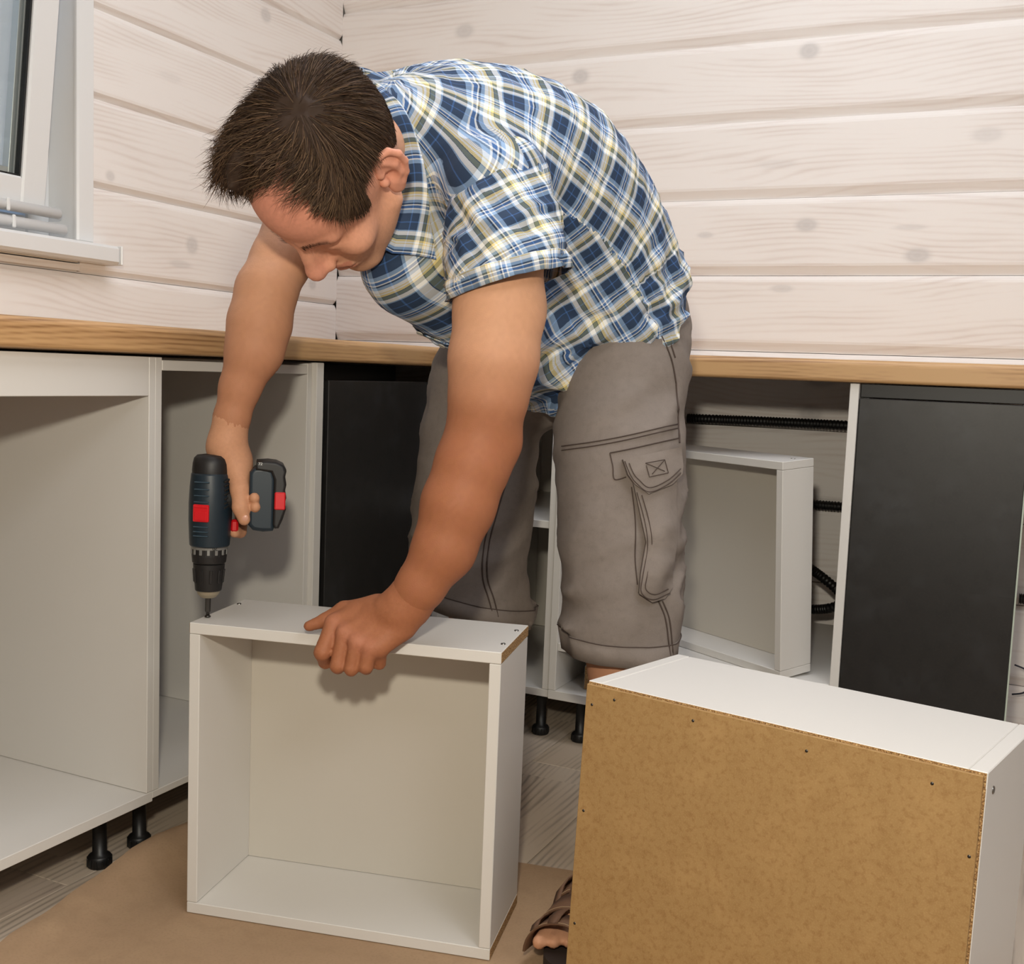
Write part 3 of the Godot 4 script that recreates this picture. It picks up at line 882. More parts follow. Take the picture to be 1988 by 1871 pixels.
# surface nets: one vertex in each cell the surface crosses
func nets(f: Callable, bb: AABB, h: float, reach := 1.25) -> Dictionary:
	var n := 5
	var bs := h * n
	var lo := bb.position
	var cnt := Vector3i((bb.size / bs).ceil())
	var verts := PackedVector3Array()
	var vid := {}
	var edges := PackedInt32Array()
	var m := n + 1
	var s := PackedFloat32Array()
	s.resize(m * m * m)
	var offs := [0, 1, m, m + 1, m * m, m * m + 1, m * m + m, m * m + m + 1]
	var cor := [Vector3(0, 0, 0), Vector3(1, 0, 0), Vector3(0, 1, 0), Vector3(1, 1, 0), Vector3(0, 0, 1), Vector3(1, 0, 1), Vector3(0, 1, 1), Vector3(1, 1, 1)]
	var eds := [[0, 1], [2, 3], [4, 5], [6, 7], [0, 2], [1, 3], [4, 6], [5, 7], [0, 4], [1, 5], [2, 6], [3, 7]]
	for bz in cnt.z:
		for by in cnt.y:
			for bx in cnt.x:
				var base := lo + Vector3(bx, by, bz) * bs
				var dc: float = f.call(base + Vector3.ONE * bs * 0.5)
				if absf(dc) > bs * reach:
					continue
				var q := 0
				for k in m:
					for j in m:
						for i in m:
							s[q] = f.call(base + Vector3(i, j, k) * h)
							q += 1
				for k in n:
					for j in n:
						for i in n:
							var o := i + j * m + k * m * m
							var neg := 0
							for c in 8:
								if s[o + offs[c]] < 0.0:
									neg += 1
							if neg == 0 or neg == 8:
								continue
							var sum := Vector3.ZERO
							var num := 0
							for e: Array in eds:
								var a := s[o + offs[e[0]]]
								var b := s[o + offs[e[1]]]
								if (a < 0.0) != (b < 0.0):
									sum += cor[e[0]].lerp(cor[e[1]], a / (a - b))
									num += 1
							var gi := bx * n + i
							var gj := by * n + j
							var gk := bz * n + k
							vid[gi + gj * 2048 + gk * 4194304] = verts.size()
							verts.append(base + (Vector3(i, j, k) + sum / num) * h)
							var s0 := s[o]
							for ax in 3:
								if (s0 < 0.0) != (s[o + [1, m, m * m][ax]] < 0.0):
									edges.append(gi)
									edges.append(gj)
									edges.append(gk)
									edges.append(ax * 2 + (1 if s0 < 0.0 else 0))
	var tris := PackedInt32Array()
	var step := [1, 2048, 4194304]
	for e in range(0, edges.size(), 4):
		var key := edges[e] + edges[e + 1] * 2048 + edges[e + 2] * 4194304
		var ax := edges[e + 3] >> 1
		var u: int = step[(ax + 1) % 3]
		var v: int = step[(ax + 2) % 3]
		var k1 := key - u
		var k2 := key - u - v
		var k3 := key - v
		if not (vid.has(key) and vid.has(k1) and vid.has(k2) and vid.has(k3)):
			continue
		var a: int = vid[key]
		var b: int = vid[k1]
		var c: int = vid[k2]
		var d: int = vid[k3]
		if edges[e + 3] & 1:   # outside lies on the + side; fronts run clockwise
			tris.append_array([a, c, b, a, d, c])
		else:
			tris.append_array([a, b, c, a, c, d])
	return {"v": verts, "t": tris}

# add a net to a SurfaceTool, a colour per vertex; cut off where «keep» turns negative
func skin_net(st: SurfaceTool, net: Dictionary, colour: Callable, keep = null) -> void:
	var v: PackedVector3Array = net.v
	var t: PackedInt32Array = net.t
	var cols := PackedColorArray()
	var kp := PackedFloat32Array()
	for p in v:
		cols.append(colour.call(p))
		kp.append(1.0 if keep == null else keep.call(p))
	for i in range(0, t.size(), 3):
		if kp[t[i]] < 0.0 and kp[t[i + 1]] < 0.0 and kp[t[i + 2]] < 0.0:
			continue
		var poly := []
		for k in 3:
			var a := t[i + k]
			var b := t[i + (k + 1) % 3]
			if kp[a] >= 0.0:
				poly.append([v[a], cols[a]])
			if (kp[a] >= 0.0) != (kp[b] >= 0.0):
				var f := kp[a] / (kp[a] - kp[b])
				poly.append([v[a].lerp(v[b], f), cols[a].lerp(cols[b], f)])
		for k in range(1, poly.size() - 1):
			for q in [0, k, k + 1]:
				st.set_color(poly[q][1])
				st.set_uv(Vector2.ZERO)
				st.add_vertex(poly[q][0])

# the same with texture coordinates; the first of them wraps every «wrap» metres.
# «uvf» gives (u, v) of the back and, in z and w, of the front panel; «front» picks per triangle
func cloth_net(st: SurfaceTool, net: Dictionary, uvf: Callable, keep: Callable, wrap: float) -> void:
	var v: PackedVector3Array = net.v
	var t: PackedInt32Array = net.t
	var uv := []
	var kp := PackedFloat32Array()
	for p in v:
		kp.append(keep.call(p))
		uv.append(uvf.call(p))
	for i in range(0, t.size(), 3):
		if kp[t[i]] < 0.0 and kp[t[i + 1]] < 0.0 and kp[t[i + 2]] < 0.0:
			continue
		var c := []
		var front: bool = uv[t[i]].size() > 4 and uv[t[i]][4] + uv[t[i + 1]][4] + uv[t[i + 2]][4] < 0.0
		for k in 3:
			var w: Array = uv[t[i + k]]
			var q := Vector2(w[2], w[3]) if front else Vector2(w[0], w[1])
			if wrap > 0.0 and not front and k > 0:
				if q.x - c[0].x > wrap * 0.5:
					q.x -= wrap
				elif q.x - c[0].x < -wrap * 0.5:
					q.x += wrap
			c.append(q)
		var poly := []
		for k in 3:
			var a := t[i + k]
			var k2 := (k + 1) % 3
			var b := t[i + k2]
			if kp[a] >= 0.0:
				poly.append([v[a], c[k]])
			if (kp[a] >= 0.0) != (kp[b] >= 0.0):
				var f := kp[a] / (kp[a] - kp[b])
				poly.append([v[a].lerp(v[b], f), c[k].lerp(c[k2], f)])
		for k in range(1, poly.size() - 1):
			for q in [0, k, k + 1]:
				st.set_uv(poly[q][1])
				st.add_vertex(poly[q][0])

# from p along dir to where f = off
func cling(p: Vector3, dir: Vector3, f: Callable, off: float, back := 0.16) -> Vector3:
	var q := p - dir * back
	for k in 60:
		var d: float = f.call(q) - off
		if absf(d) < 0.0004:
			break
		q += dir * clampf(d * 0.8, -0.02, 0.03)
		if (q - p).length() > 0.45:
			return p
	return q

# ---- head: a frame at the middle between the ears (x to the person's left, y up, z forward)
const HEAD := Vector3(1.0552, 1.0480, 1.5434)
const HS := 1.04
var HB := Basis(Vector3(0.9595, -0.2805, 0.0260), Vector3(0.0157, 0.1455, 0.9892), Vector3(-0.2812, -0.9488, 0.1440)).orthonormalized()
var neck_l := Vector3.ZERO

func to_head(p: Vector3) -> Vector3:
	return (p - HEAD) * HB / HS

func from_head(l: Vector3) -> Vector3:
	return HEAD + HB * (l * HS)

func cranium(p: Vector3) -> float:
	var d := ell(p, Vector3(0, 0.036, -0.008), Vector3(0.079, 0.089, 0.101))
	return smin(d, ell(p, Vector3(0, 0.046, 0.028), Vector3(0.073, 0.059, 0.070)), 0.02)

func head_sd(p: Vector3) -> float:
	var q := Vector3(absf(p.x), p.y, p.z)
	var d := cranium(p)
	if d > 0.12:
		return d - 0.06
	d = smin(d, ell(p, Vector3(0, -0.035, 0.034), Vector3(0.060, 0.075, 0.062)), 0.025)
	d = smin(d, (p - Vector3(0, -0.106, 0.080)).length() - 0.021, 0.022)
	d = smin(d, cap(q, Vector3(0.055, -0.050, 0.004), Vector3(0.018, -0.103, 0.070), 0.017, 0.017), 0.022)
	d = smin(d, (q - Vector3(0.046, -0.020, 0.064)).length() - 0.024, 0.018)
	d = smin(d, cap(q, Vector3(0.010, 0.024, 0.094), Vector3(0.047, 0.027, 0.077), 0.0095, 0.0095), 0.012)
	d = smax(d, 0.016 - (q - Vector3(0.031, 0.006, 0.106)).length(), 0.012)
	d = smin(d, (q - Vector3(0.032, 0.003, 0.079)).length() - 0.0135, 0.004)
	d = smin(d, cap(q, Vector3(0.018, -0.007, 0.092), Vector3(0.048, -0.004, 0.078), 0.0035, 0.0035), 0.006)
	d = smin(d, cap(p, Vector3(0, 0.012, 0.100), Vector3(0, -0.028, 0.121), 0.0078, 0.0105), 0.011)
	d = smin(d, cap(p, Vector3(0, 0.008, 0.092), Vector3(0, -0.036, 0.102), 0.0105, 0.0145), 0.008)
	d = smin(d, (p - Vector3(0, -0.033, 0.121)).length() - 0.0132, 0.008)
	d = smin(d, (q - Vector3(0.0125, -0.038, 0.108)).length() - 0.0082, 0.006)
	d = smin(d, ell(p, Vector3(0, -0.068, 0.070), Vector3(0.034, 0.030, 0.033)), 0.015)
	d = smin(d, cap(q, Vector3(0.022, -0.066, 0.095), Vector3(0.0, -0.061, 0.104), 0.0045, 0.0065), 0.006)
	d = smin(d, cap(q, Vector3(0.020, -0.074, 0.094), Vector3(0.0, -0.077, 0.102), 0.0045, 0.0072), 0.006)
	d = smax(d, 0.0016 - cap(q, Vector3(0.029, -0.0705, 0.094), Vector3(0.0, -0.0695, 0.112), 0.0, 0.0), 0.003)
	d = smin(d, cap(p, Vector3(0, -0.02, -0.045), neck_l, 0.047, 0.050), 0.030)
	return d

func ear_sd(q: Vector3) -> float:
	var o := Vector3(0.0745, 0.008, -0.008)
	var up := Vector3(0.05, 0.97, -0.20).normalized()
	var back := Vector3(0.50, 0.10, -0.86).normalized()
	back = (back - up * back.dot(up)).normalized()
	var nrm := up.cross(back).normalized()
	if nrm.x < 0.0:
		nrm = -nrm
	var r := q - o
	var e := Vector3(r.dot(up), r.dot(back), r.dot(nrm)) / 1.10
	var d := ell(e, Vector3(0.004, 0.013, 0.0), Vector3(0.030, 0.019, 0.0042))
	var hx := [[-0.004, 0.008, 0.004], [0.010, 0.0, 0.003], [0.025, 0.003, 0.002], [0.034, 0.012, 0.002], [0.032, 0.023, 0.002], [0.020, 0.031, 0.003], [0.004, 0.032, 0.003], [-0.012, 0.026, 0.003], [-0.022, 0.018, 0.002]]
	for i in hx.size() - 1:
		d = smin(d, cap(e, Vector3(hx[i][0], hx[i][1], hx[i][2]), Vector3(hx[i + 1][0], hx[i + 1][1], hx[i + 1][2]), 0.0040, 0.0040), 0.002)
	var ah := [[0.022, 0.012], [0.010, 0.021], [-0.006, 0.021], [-0.016, 0.013]]
	for i in 3:
		d = smin(d, cap(e, Vector3(ah[i][0], ah[i][1], 0.0025), Vector3(ah[i + 1][0], ah[i + 1][1], 0.0025), 0.0038, 0.0036), 0.004)
	d = smin(d, ell(e, Vector3(-0.026, 0.010, 0.001), Vector3(0.011, 0.009, 0.0052)), 0.006)
	d = smax(d, 0.0095 - (e - Vector3(-0.002, 0.009, 0.008)).length(), 0.003)
	d = smin(d, (e - Vector3(-0.006, 0.0, 0.003)).length() - 0.0055, 0.004)
	return d * 1.05

# height of the hairline round the head
var hair_line := [[0.0, 0.098], [0.42, 0.112], [0.76, 0.122], [0.82, 0.080], [0.86, 0.054], [0.96, 0.042], [1.04, 0.016], [1.17, 0.004], [1.28, 0.012], [1.38, 0.040], [1.70, 0.046], [2.0, 0.020], [2.5, -0.050], [3.15, -0.062]]
func hair_margin(p: Vector3) -> float:
	var a := atan2(absf(p.x), p.z)
	var y := 0.0
	for i in hair_line.size() - 1:
		if a <= hair_line[i + 1][0]:
			y = lerpf(hair_line[i][1], hair_line[i + 1][1], clampf((a - hair_line[i][0]) / (hair_line[i + 1][0] - hair_line[i][0]), 0.0, 1.0))
			break
	return p.y - y + 0.034 * smoothstep(-0.004, -0.045, p.x) * smoothstep(1.5, 0.9, a)

var hn1 := noise(501, 16.0, 2)
func hair_thick(p: Vector3) -> float:
	var m := hair_margin(p)
	var top := smoothstep(0.03, 0.11, p.y)
	var front := smoothstep(-0.03, 0.07, p.z - p.x * 0.35)
	var t := 0.0055 + 0.009 * top + 0.011 * top * front + 0.004 * front * smoothstep(0.01, -0.06, p.x) * smoothstep(0.0, 0.06, p.y)
	t += hn1.get_noise_3d(p.x * 3.0, p.y * 3.0, p.z * 3.0) * 0.006 * top
	var ramp := lerpf(0.016, 0.050, top * smoothstep(-0.03, 0.03, p.z))
	return lerpf(-0.004, t, smoothstep(-0.004, ramp, m))

func hair_sd(p: Vector3) -> float:
	return cranium(p) - hair_thick(p)

# ---- torso: sections along the spine; each gives centre, across and backward axes and half sizes
var spine := []
var tor_s := 0.0
var sp_c := PackedVector3Array()
var sp_ab := PackedVector3Array()
var sp_il := PackedFloat32Array()
var chord := Vector3.ZERO
var chord_l := Vector3.ZERO
var chord_v := Vector3.ZERO
var tor_a := 0.0
var tor_over := 0.0

func make_spine() -> void:
	var key := [
		[Vector3(1.2231, 0.7637, 0.9350), Vector3(0.9839, -0.0081, 0.2044), 0.175, 0.118, 0.130],
		[Vector3(1.2150, 0.8214, 0.9546), Vector3(0.9839, -0.0081, 0.2044), 0.176, 0.120, 0.135],
		[Vector3(1.2063, 0.8780, 0.9691), Vector3(0.9839, -0.0081, 0.2044), 0.176, 0.122, 0.150],
		[Vector3(1.1835, 0.9536, 1.0048), Vector3(0.9855, -0.0280, 0.2059), 0.178, 0.130, 0.155],
		[Vector3(1.1553, 1.0397, 1.0697), Vector3(0.9802, -0.0697, 0.1908), 0.185, 0.140, 0.165],
		[Vector3(1.1177, 1.1046, 1.1579), Vector3(0.9700, -0.1109, 0.1890), 0.190, 0.143, 0.175],
		[Vector3(1.0824, 1.1350, 1.2545), Vector3(0.9716, -0.1308, 0.1905), 0.180, 0.120, 0.165],
		[Vector3(1.0583, 1.1343, 1.3380), Vector3(0.9716, -0.1308, 0.1905), 0.118, 0.085, 0.125],
		[Vector3(1.0385, 1.1088, 1.4057), Vector3(0.9716, -0.1308, 0.1905), 0.062, 0.062, 0.075]]
	var n := 18
	for i in n + 1:
		var x := float(i) / n * (key.size() - 1)
		var k := mini(int(x), key.size() - 2)
		var t := x - k
		var k0: Array = key[maxi(k - 1, 0)]
		var k1: Array = key[k]
		var k2: Array = key[k + 1]
		var k3: Array = key[mini(k + 2, key.size() - 1)]
		var c: Vector3 = k1[0].cubic_interpolate(k2[0], k0[0], k3[0], t)
		spine.append({"c": c, "l": k1[1].lerp(k2[1], t).normalized(), "a": cubic_interpolate(k1[2], k2[2], k0[2], k3[2], t), "b": cubic_interpolate(k1[3], k2[3], k0[3], k3[3], t), "v": cubic_interpolate(k1[4], k2[4], k0[4], k3[4], t), "s": 0.0})
	for i in n + 1:
		var tg: Vector3 = (spine[mini(i + 1, n)].c - spine[maxi(i - 1, 0)].c).normalized()
		var l: Vector3 = spine[i].l
		l = (l - tg * l.dot(tg)).normalized()
		spine[i].l = l
		spine[i].t = tg
		var d := tg.cross(l)
		if d.y < 0.0:
			d = -d
		spine[i].d = d
		if i > 0:
			spine[i].s = spine[i - 1].s + (spine[i].c - spine[i - 1].c).length()
	for i in n:
		sp_c.append(spine[i].c)
		sp_ab.append(spine[i + 1].c - spine[i].c)
		sp_il.append(1.0 / sp_ab[i].length_squared())
	chord = (spine[14].c - spine[2].c).normalized()
	chord_l = (spine[9].l - chord * spine[9].l.dot(chord)).normalized()
	chord_v = chord.cross(chord_l)
	if chord_v.dot(spine[9].d) > 0.0:
		chord_v = -chord_v

func torso_core(p: Vector3) -> float:
	var best := 1e9
	var bi := 0
	var bt := 0.0
	for i in sp_c.size():
		var qa := p - sp_c[i]
		var t := qa.dot(sp_ab[i]) * sp_il[i]
		var d := (qa - sp_ab[i] * clampf(t, 0.0, 1.0)).length_squared()
		if d < best:
			best = d
			bi = i
			bt = t
	var A: Dictionary = spine[bi]
	var B: Dictionary = spine[bi + 1]
	var tc := clampf(bt, 0.0, 1.0)
	var c: Vector3 = A.c.lerp(B.c, tc)
	var l: Vector3 = A.l.lerp(B.l, tc)
	var dd: Vector3 = A.d.lerp(B.d, tc)
	var q := p - c
	var x := q.dot(l)
	var y := q.dot(dd)
	var a := lerpf(A.a, B.a, tc)
	var b := lerpf(A.b, B.b, tc) if y > 0.0 else lerpf(A.v, B.v, tc)
	var ex := 2.3
	var rr := pow(pow(absf(x) / a, ex) + pow(absf(y) / b, ex), 1.0 / ex)
	tor_s = lerpf(A.s, B.s, tc)
	tor_a = atan2(y, x)
	tor_over = 0.0
	if bi == 0 and bt < 0.0:
		tor_over = -bt * (B.c - A.c).length()
	elif bi == spine.size() - 2 and bt > 1.0:
		tor_over = (bt - 1.0) * (B.c - A.c).length()
	var rad := sqrt(x * x + y * y)
	var d := rad - rad / maxf(rr, 0.05)
	d = lerpf(d, (rr - 1.0) * minf(a, b), 0.35)
	return maxf(d, tor_over - 0.01)

var SHL := Vector3(1.2128, 1.0430, 1.3866)
var SHR := Vector3(0.8858, 1.1918, 1.2463)
var drape := [[Vector3(1.0611, 0.9463, 1.3520), Vector3(1.0847, 0.9245, 1.2433), 0.072, 0.080, 0.03], [Vector3(1.0847, 0.9245, 1.2433), Vector3(1.1255, 0.8609, 1.1090), 0.080, 0.090, 0.03]]
var wn1 := noise(601, 7.0, 2)
var wn2 := noise(602, 18.0, 2)

func ridge(n: FastNoiseLite, x: float, y: float) -> float:
	return 1.0 - 2.2 * absf(n.get_noise_2d(x, y))

func torso_sd(p: Vector3) -> float:
	var d := torso_core(p)
	var s := tor_s
	var a := tor_a
	d = smin(d, bones(p, drape), 0.09)
	d = smin(d, cap(p, spine[13].c, SHL, 0.100, 0.072), 0.05)
	d = smin(d, cap(p, spine[13].c, SHR, 0.100, 0.070), 0.05)
	if d < 0.03:
		# folds: diagonal across the waist, softer on the back
		var w := ridge(wn1, s * 1.7 + a * 0.10, a * 0.16 - s * 1.1) * 0.0095
		w += ridge(wn2, s * 1.6 - a * 0.05, a * 0.16 + s * 0.5) * 0.0034
		var low := 1.0 - smoothstep(0.10, 0.34, s)
		d -= w * (0.35 + 0.95 * low)
	return d

func hem_keep(p: Vector3) -> float:
	# > 0 above the shirt's curved hem
	torso_core(p)
	return tor_s - tor_over - minf(0.215, 0.125 + (0.14 if sin(tor_a) > 0.0 else 0.105) * sin(tor_a))

var sl_l := []
var sl_r := []
func sleeve_sd(p: Vector3, axis: Array, fold: float) -> float:
	var d := 1e3
	for i in axis.size() - 1:
		d = smin(d, cap(p, axis[i][0], axis[i + 1][0], axis[i][1], axis[i + 1][1]), 0.02)
	if d < 0.03:
		var uv := sleeve_uv(p, axis)
		d -= (ridge(wn1, uv.y * 2.6 + uv.x * 0.6 + fold, uv.x * 1.2 - uv.y * 1.1) * 0.0080 + ridge(wn2, uv.y * 1.2 + fold, uv.x * 1.1) * 0.003) * smoothstep(-0.01, 0.07, uv.y)
	return d

func sleeve_uv(p: Vector3, axis: Array) -> Vector2:
	var a: Vector3 = axis[0][0]
	var b: Vector3 = axis[axis.size() - 1][0]
	var t := (b - a).normalized()
	var y := (p - a).dot(t)
	var sx := t.cross(Vector3(0.3, 0.1, 0.9)).normalized()
	var sy := sx.cross(t)
	var q := p - a - t * y
	return Vector2(atan2(q.dot(sy), q.dot(sx)) * 0.075, y)

func plaid() -> StandardMaterial3D:
	var nv := Color(0.135, 0.215, 0.32)
	var bl := Color(0.25, 0.40, 0.62)
	var lb := Color(0.56, 0.67, 0.80)
	var wh := Color(0.93, 0.93, 0.92)
	var ol := Color(0.45, 0.48, 0.40)
	var ye := Color(0.91, 0.83, 0.56)
	var bands := [[0.18, nv], [0.205, bl], [0.36, nv], [0.385, lb], [0.475, wh], [0.485, nv], [0.555, ol], [0.565, nv], [0.615, ye], [0.645, wh], [0.665, ye], [0.73, wh], [0.79, lb], [0.82, nv], [0.845, wh], [0.90, bl], [0.925, wh], [1.0, lb]]
	var n := 256
	var row := []
	for i in n:
		for b: Array in bands:
			if (i + 0.5) / n <= b[0]:
				row.append(b[1].srgb_to_linear())
				break
	var img := Image.create(n, n, false, Image.FORMAT_RGB8)
	for y in n:
		for x in n:
			var w := 0.5 + (0.16 if (x + y) % 4 < 2 else -0.16)
			img.set_pixel(x, y, row[x].lerp(row[y], w).linear_to_srgb())
	var m := flat(Color.WHITE, 0.85)
	textured(img, m, Vector2(1.0 / 0.064, 1.0 / 0.064))
	m.cull_mode = BaseMaterial3D.CULL_DISABLED
	return m

# ---- shorts
var sh_bones := []
var gn1 := noise(701, 9.0, 1)
var gn2 := noise(702, 30.0, 1)
var gn3 := noise(703, 4.5, 1)
var hemL: Array
var hemR: Array
func shorts_sd(p: Vector3) -> float:
	var d := bones(p, sh_bones)
	if d < 0.03:
		# long slanting drags, tighter above the knee
		var lat := p.x * 0.75 - p.z * 0.66
		var w := ridge(gn1, (p.y - lat * 0.45) * 1.15, (lat + p.y * 0.45) * 0.42 + p.z) * 0.0125
		w += ridge(gn2, (p.y + lat * 0.30) * 0.9, (lat - p.y * 0.3) * 0.32) * 0.0022
		var gate := smoothstep(-0.25, 0.35, gn3.get_noise_3dv(p))
		d -= (w - 0.002) * (0.25 + 0.75 * gate) * (0.55 + 0.65 * smoothstep(0.62, 0.40, p.y))
	return d

func seam(called: String, parent: Node, f: Callable, pts: Array, r: float, off: float, m: Material, dir := Vector3.ZERO) -> void:
	if dir == Vector3.ZERO:
		dir = Vector3(-0.4235, -0.0995, -0.9004)
	var c := curve(pts, maxi(16, pts.size() * 12))
	var out := []
	for p: Vector3 in c:
		out.append(cling(p, dir, f, off))
	var st := begin()
	tube(st, out, r, 6)
	obj(called, done(st), m, parent)

# a cloth patch lying on a surface: rows of points, offset «off», with a turned-in rim
func patch(called: String, parent: Node, f: Callable, rows: Array, off: float, m: Material, nu := 14, puff := 0.0) -> MeshInstance3D:
	var dir := Vector3(-0.4235, -0.0995, -0.9004)
	var g := []
	var nv := (rows.size() - 1) * 6
	for j in nv + 1:
		var x := float(j) / 6.0
		var k := mini(int(x), rows.size() - 2)
		var a: Array = rows[k]
		var b: Array = rows[k + 1]
		var row := []
		for i in nu + 1:
			var t := float(i) / nu
			var p: Vector3 = a[0].lerp(a[1], t).lerp(b[0].lerp(b[1], t), x - k)
			var o := off
			if puff > 0.0:
				o += puff * sin(PI * t) * sin(PI * float(j) / nv)
			row.append(cling(p, dir, f, o))
		g.append(row)
	var st := begin()
	st.set_smooth_group(0)
	var out := -dir
	for j in nv:
		for i in nu:
			tri(st, g[j][i], g[j][i + 1], g[j + 1][i + 1], out)
			tri(st, g[j][i], g[j + 1][i + 1], g[j + 1][i], out)
	# rim down to the cloth
	st.set_smooth_group(1)
	var loop := []
	for i in nu + 1:
		loop.append(g[0][i])
	for j in range(1, nv + 1):
		loop.append(g[j][nu])
	for i in range(nu - 1, -1, -1):
		loop.append(g[nv][i])
	for j in range(nv - 1, 0, -1):
		loop.append(g[j][0])
	var mid := Vector3.ZERO
	for p: Vector3 in loop:
		mid += p / loop.size()
	for i in loop.size():
		var p0: Vector3 = loop[i]
		var p1: Vector3 = loop[(i + 1) % loop.size()]
		var q0 := p0 + dir * (off + 0.003)
		var q1 := p1 + dir * (off + 0.003)
		tri(st, p0, p1, q1, p0 - mid)
		tri(st, p0, q1, q0, p0 - mid)
	return obj(called, done(st), m, parent)

func person() -> void:
	make_spine()
	neck_l = to_head(Vector3(1.0244, 1.1083, 1.3791))
	var man := thing("person", "person in blue plaid shirt and grey-brown cargo shorts bending over a white box, drilling", "person")
	var skin := flat(Color.WHITE, 0.6, 0.0, 0.35)
	skin.vertex_color_use_as_albedo = true
	grain_bump(skin, 801, 0.12, 0.6)
	skin.uv1_triplanar = true
	skin.uv1_scale = Vector3.ONE * 14.0
	var base := Color(0.86, 0.665, 0.53).srgb_to_linear()
	var tan := Color(0.625, 0.40, 0.28).srgb_to_linear()
	var red := Color(0.83, 0.56, 0.475).srgb_to_linear()
	var lipc := Color(0.70, 0.40, 0.34).srgb_to_linear()
	var st := begin()
	st.set_smooth_group(0)
	# head
	var hf := func(p: Vector3) -> float: return head_sd(to_head(p)) * HS
	var hbb := AABB(from_head(Vector3.ZERO), Vector3.ZERO)
	for cx in [-0.095, 0.095]:
		for cy in [-0.20, 0.14]:
			for cz in [-0.13, 0.15]:
				hbb = hbb.expand(from_head(Vector3(cx, cy, cz)))
	var spn := noise(811, 60.0, 2)
	skin_net(st, nets(hf, hbb, 0.0034, 1.8), func(p: Vector3) -> Color:
		var l := to_head(p)
		var c := base.lerp(red, clampf(0.55 + l.y * 4.0, 0.1, 1.0))
		c = c.lerp(red, clampf(1.0 - (l - Vector3(0, -0.03, 0.12)).length() / 0.035, 0.0, 1.0))
		if absf(l.y + 0.069) < 0.012 and absf(l.x) < 0.026 and l.z > 0.088:
			c = c.lerp(lipc, 0.6)
		var stub := smoothstep(-0.045, -0.07, l.y) * smoothstep(-0.02, 0.02, l.z)
		c = c.lerp(Color(0.30, 0.20, 0.16), 0.18 * stub)
		return c * (1.0 + 0.10 * spn.get_noise_3dv(l * 3.0)))
	for sgn in [1.0, -1.0]:
		var ef := func(p: Vector3) -> float:
			var l := to_head(p)
			l.x *= sgn
			return ear_sd(l) * HS
		var eb := AABB(from_head(Vector3(0.085 * sgn, 0.012, -0.02)), Vector3.ZERO).grow(0.062)
		skin_net(st, nets(ef, eb, 0.0019 if sgn > 0.0 else 0.004), func(p: Vector3) -> Color: return red.lerp(base, 0.25))
	# arms
	var armL := []
	chain(armL, [[SHL + Vector3(0.0011, -0.0107, -0.0104), 0.050], [Vector3(1.2312, 0.9650, 1.4143), 0.0595], [Vector3(1.2456, 0.8821, 1.4333), 0.0595], [Vector3(1.2449, 0.8139, 1.4445), 0.0580], [Vector3(1.2412, 0.7662, 1.4482), 0.0510], [Vector3(1.2340, 0.7213, 1.4455), 0.0465], [Vector3(1.2274, 0.6768, 1.4590), 0.0485], [Vector3(1.2157, 0.6220, 1.4739), 0.0480], [Vector3(1.2030, 0.5635, 1.4863), 0.0410], [Vector3(1.1771, 0.5121, 1.5009), 0.0315], [Vector3(1.1565, 0.4816, 1.5084), 0.0262]], 0.014)
	armL.append([Vector3(1.2597, 0.7011, 1.4322), Vector3(1.2363, 0.7178, 1.4392), 0.016, 0.030, 0.03])
	var armc := func(p: Vector3) -> Color:
		var t := smoothstep(0.88, 0.70, p.y)
		return base.lerp(tan, 0.25 + 0.75 * t) * (1.0 + 0.07 * spn.get_noise_3dv(p * 2.0))
	skin_net(st, nets(func(p: Vector3) -> float: return bones(p, armL), bounds(armL, 0.01), 0.0065), armc)
	var armR := []
	chain(armR, [[SHR, 0.064], [Vector3(0.8772, 1.0290, 1.3627), 0.053], [Vector3(0.8884, 0.9485, 1.4330), 0.0425], [Vector3(0.8883, 0.9013, 1.4660), 0.0425], [Vector3(0.8865, 0.8545, 1.4776), 0.0440], [Vector3(0.8828, 0.8162, 1.4835), 0.0400], [Vector3(0.8671, 0.7626, 1.4946), 0.0280], [Vector3(0.8579, 0.7180, 1.5005), 0.0242], [Vector3(0.8524, 0.6785, 1.5020), 0.0225]], 0.012)
	skin_net(st, nets(func(p: Vector3) -> float: return bones(p, armR), bounds(armR, 0.01), 0.0065), func(p: Vector3) -> Color: return base.lerp(tan, 0.35 + 0.4 * smoothstep(0.95, 0.75, p.y)) * (1.0 + 0.07 * spn.get_noise_3dv(p * 2.0)))
	# left hand: palm on the box top, fingers curled over its front edge
	var hl := []
	var wl := Vector3(1.1513, 0.4782, 1.5090)
	hl.append([Vector3(1.1744, 0.5091, 1.5014), wl, 0.0330, 0.0265, 0.02])
	hl.append([Vector3(1.1655, 0.4814, 1.5008), Vector3(1.1469, 0.4664, 1.5090), 0.022, 0.020, 0.02])
	hl.append([wl, Vector3(1.1221, 0.4699, 1.5147), 0.0255, 0.020, 0.02])
	var mcp := [Vector3(1.0677, 0.4551, 1.5386), Vector3(1.0901, 0.4458, 1.5469), Vector3(1.1112, 0.4376, 1.5501), Vector3(1.1298, 0.4318, 1.5464)]
	var roots := [Vector3(1.1182, 0.4746, 1.5049), Vector3(1.1284, 0.4701, 1.5118), Vector3(1.1388, 0.4644, 1.5153), Vector3(1.1500, 0.4584, 1.5162)]
	for k in 4:
		hl.append([roots[k], mcp[k], 0.0155, [0.0128, 0.0120, 0.0112, 0.0105][k], 0.010])
	hl.append([Vector3(1.1596, 0.4536, 1.5133), Vector3(1.1411, 0.4312, 1.5390), 0.0135, 0.0115, 0.014])
	var pip := [Vector3(1.0655, 0.4194, 1.5614), Vector3(1.0870, 0.4036, 1.5575), Vector3(1.1067, 0.4016, 1.5540), Vector3(1.1253, 0.4065, 1.5480)]
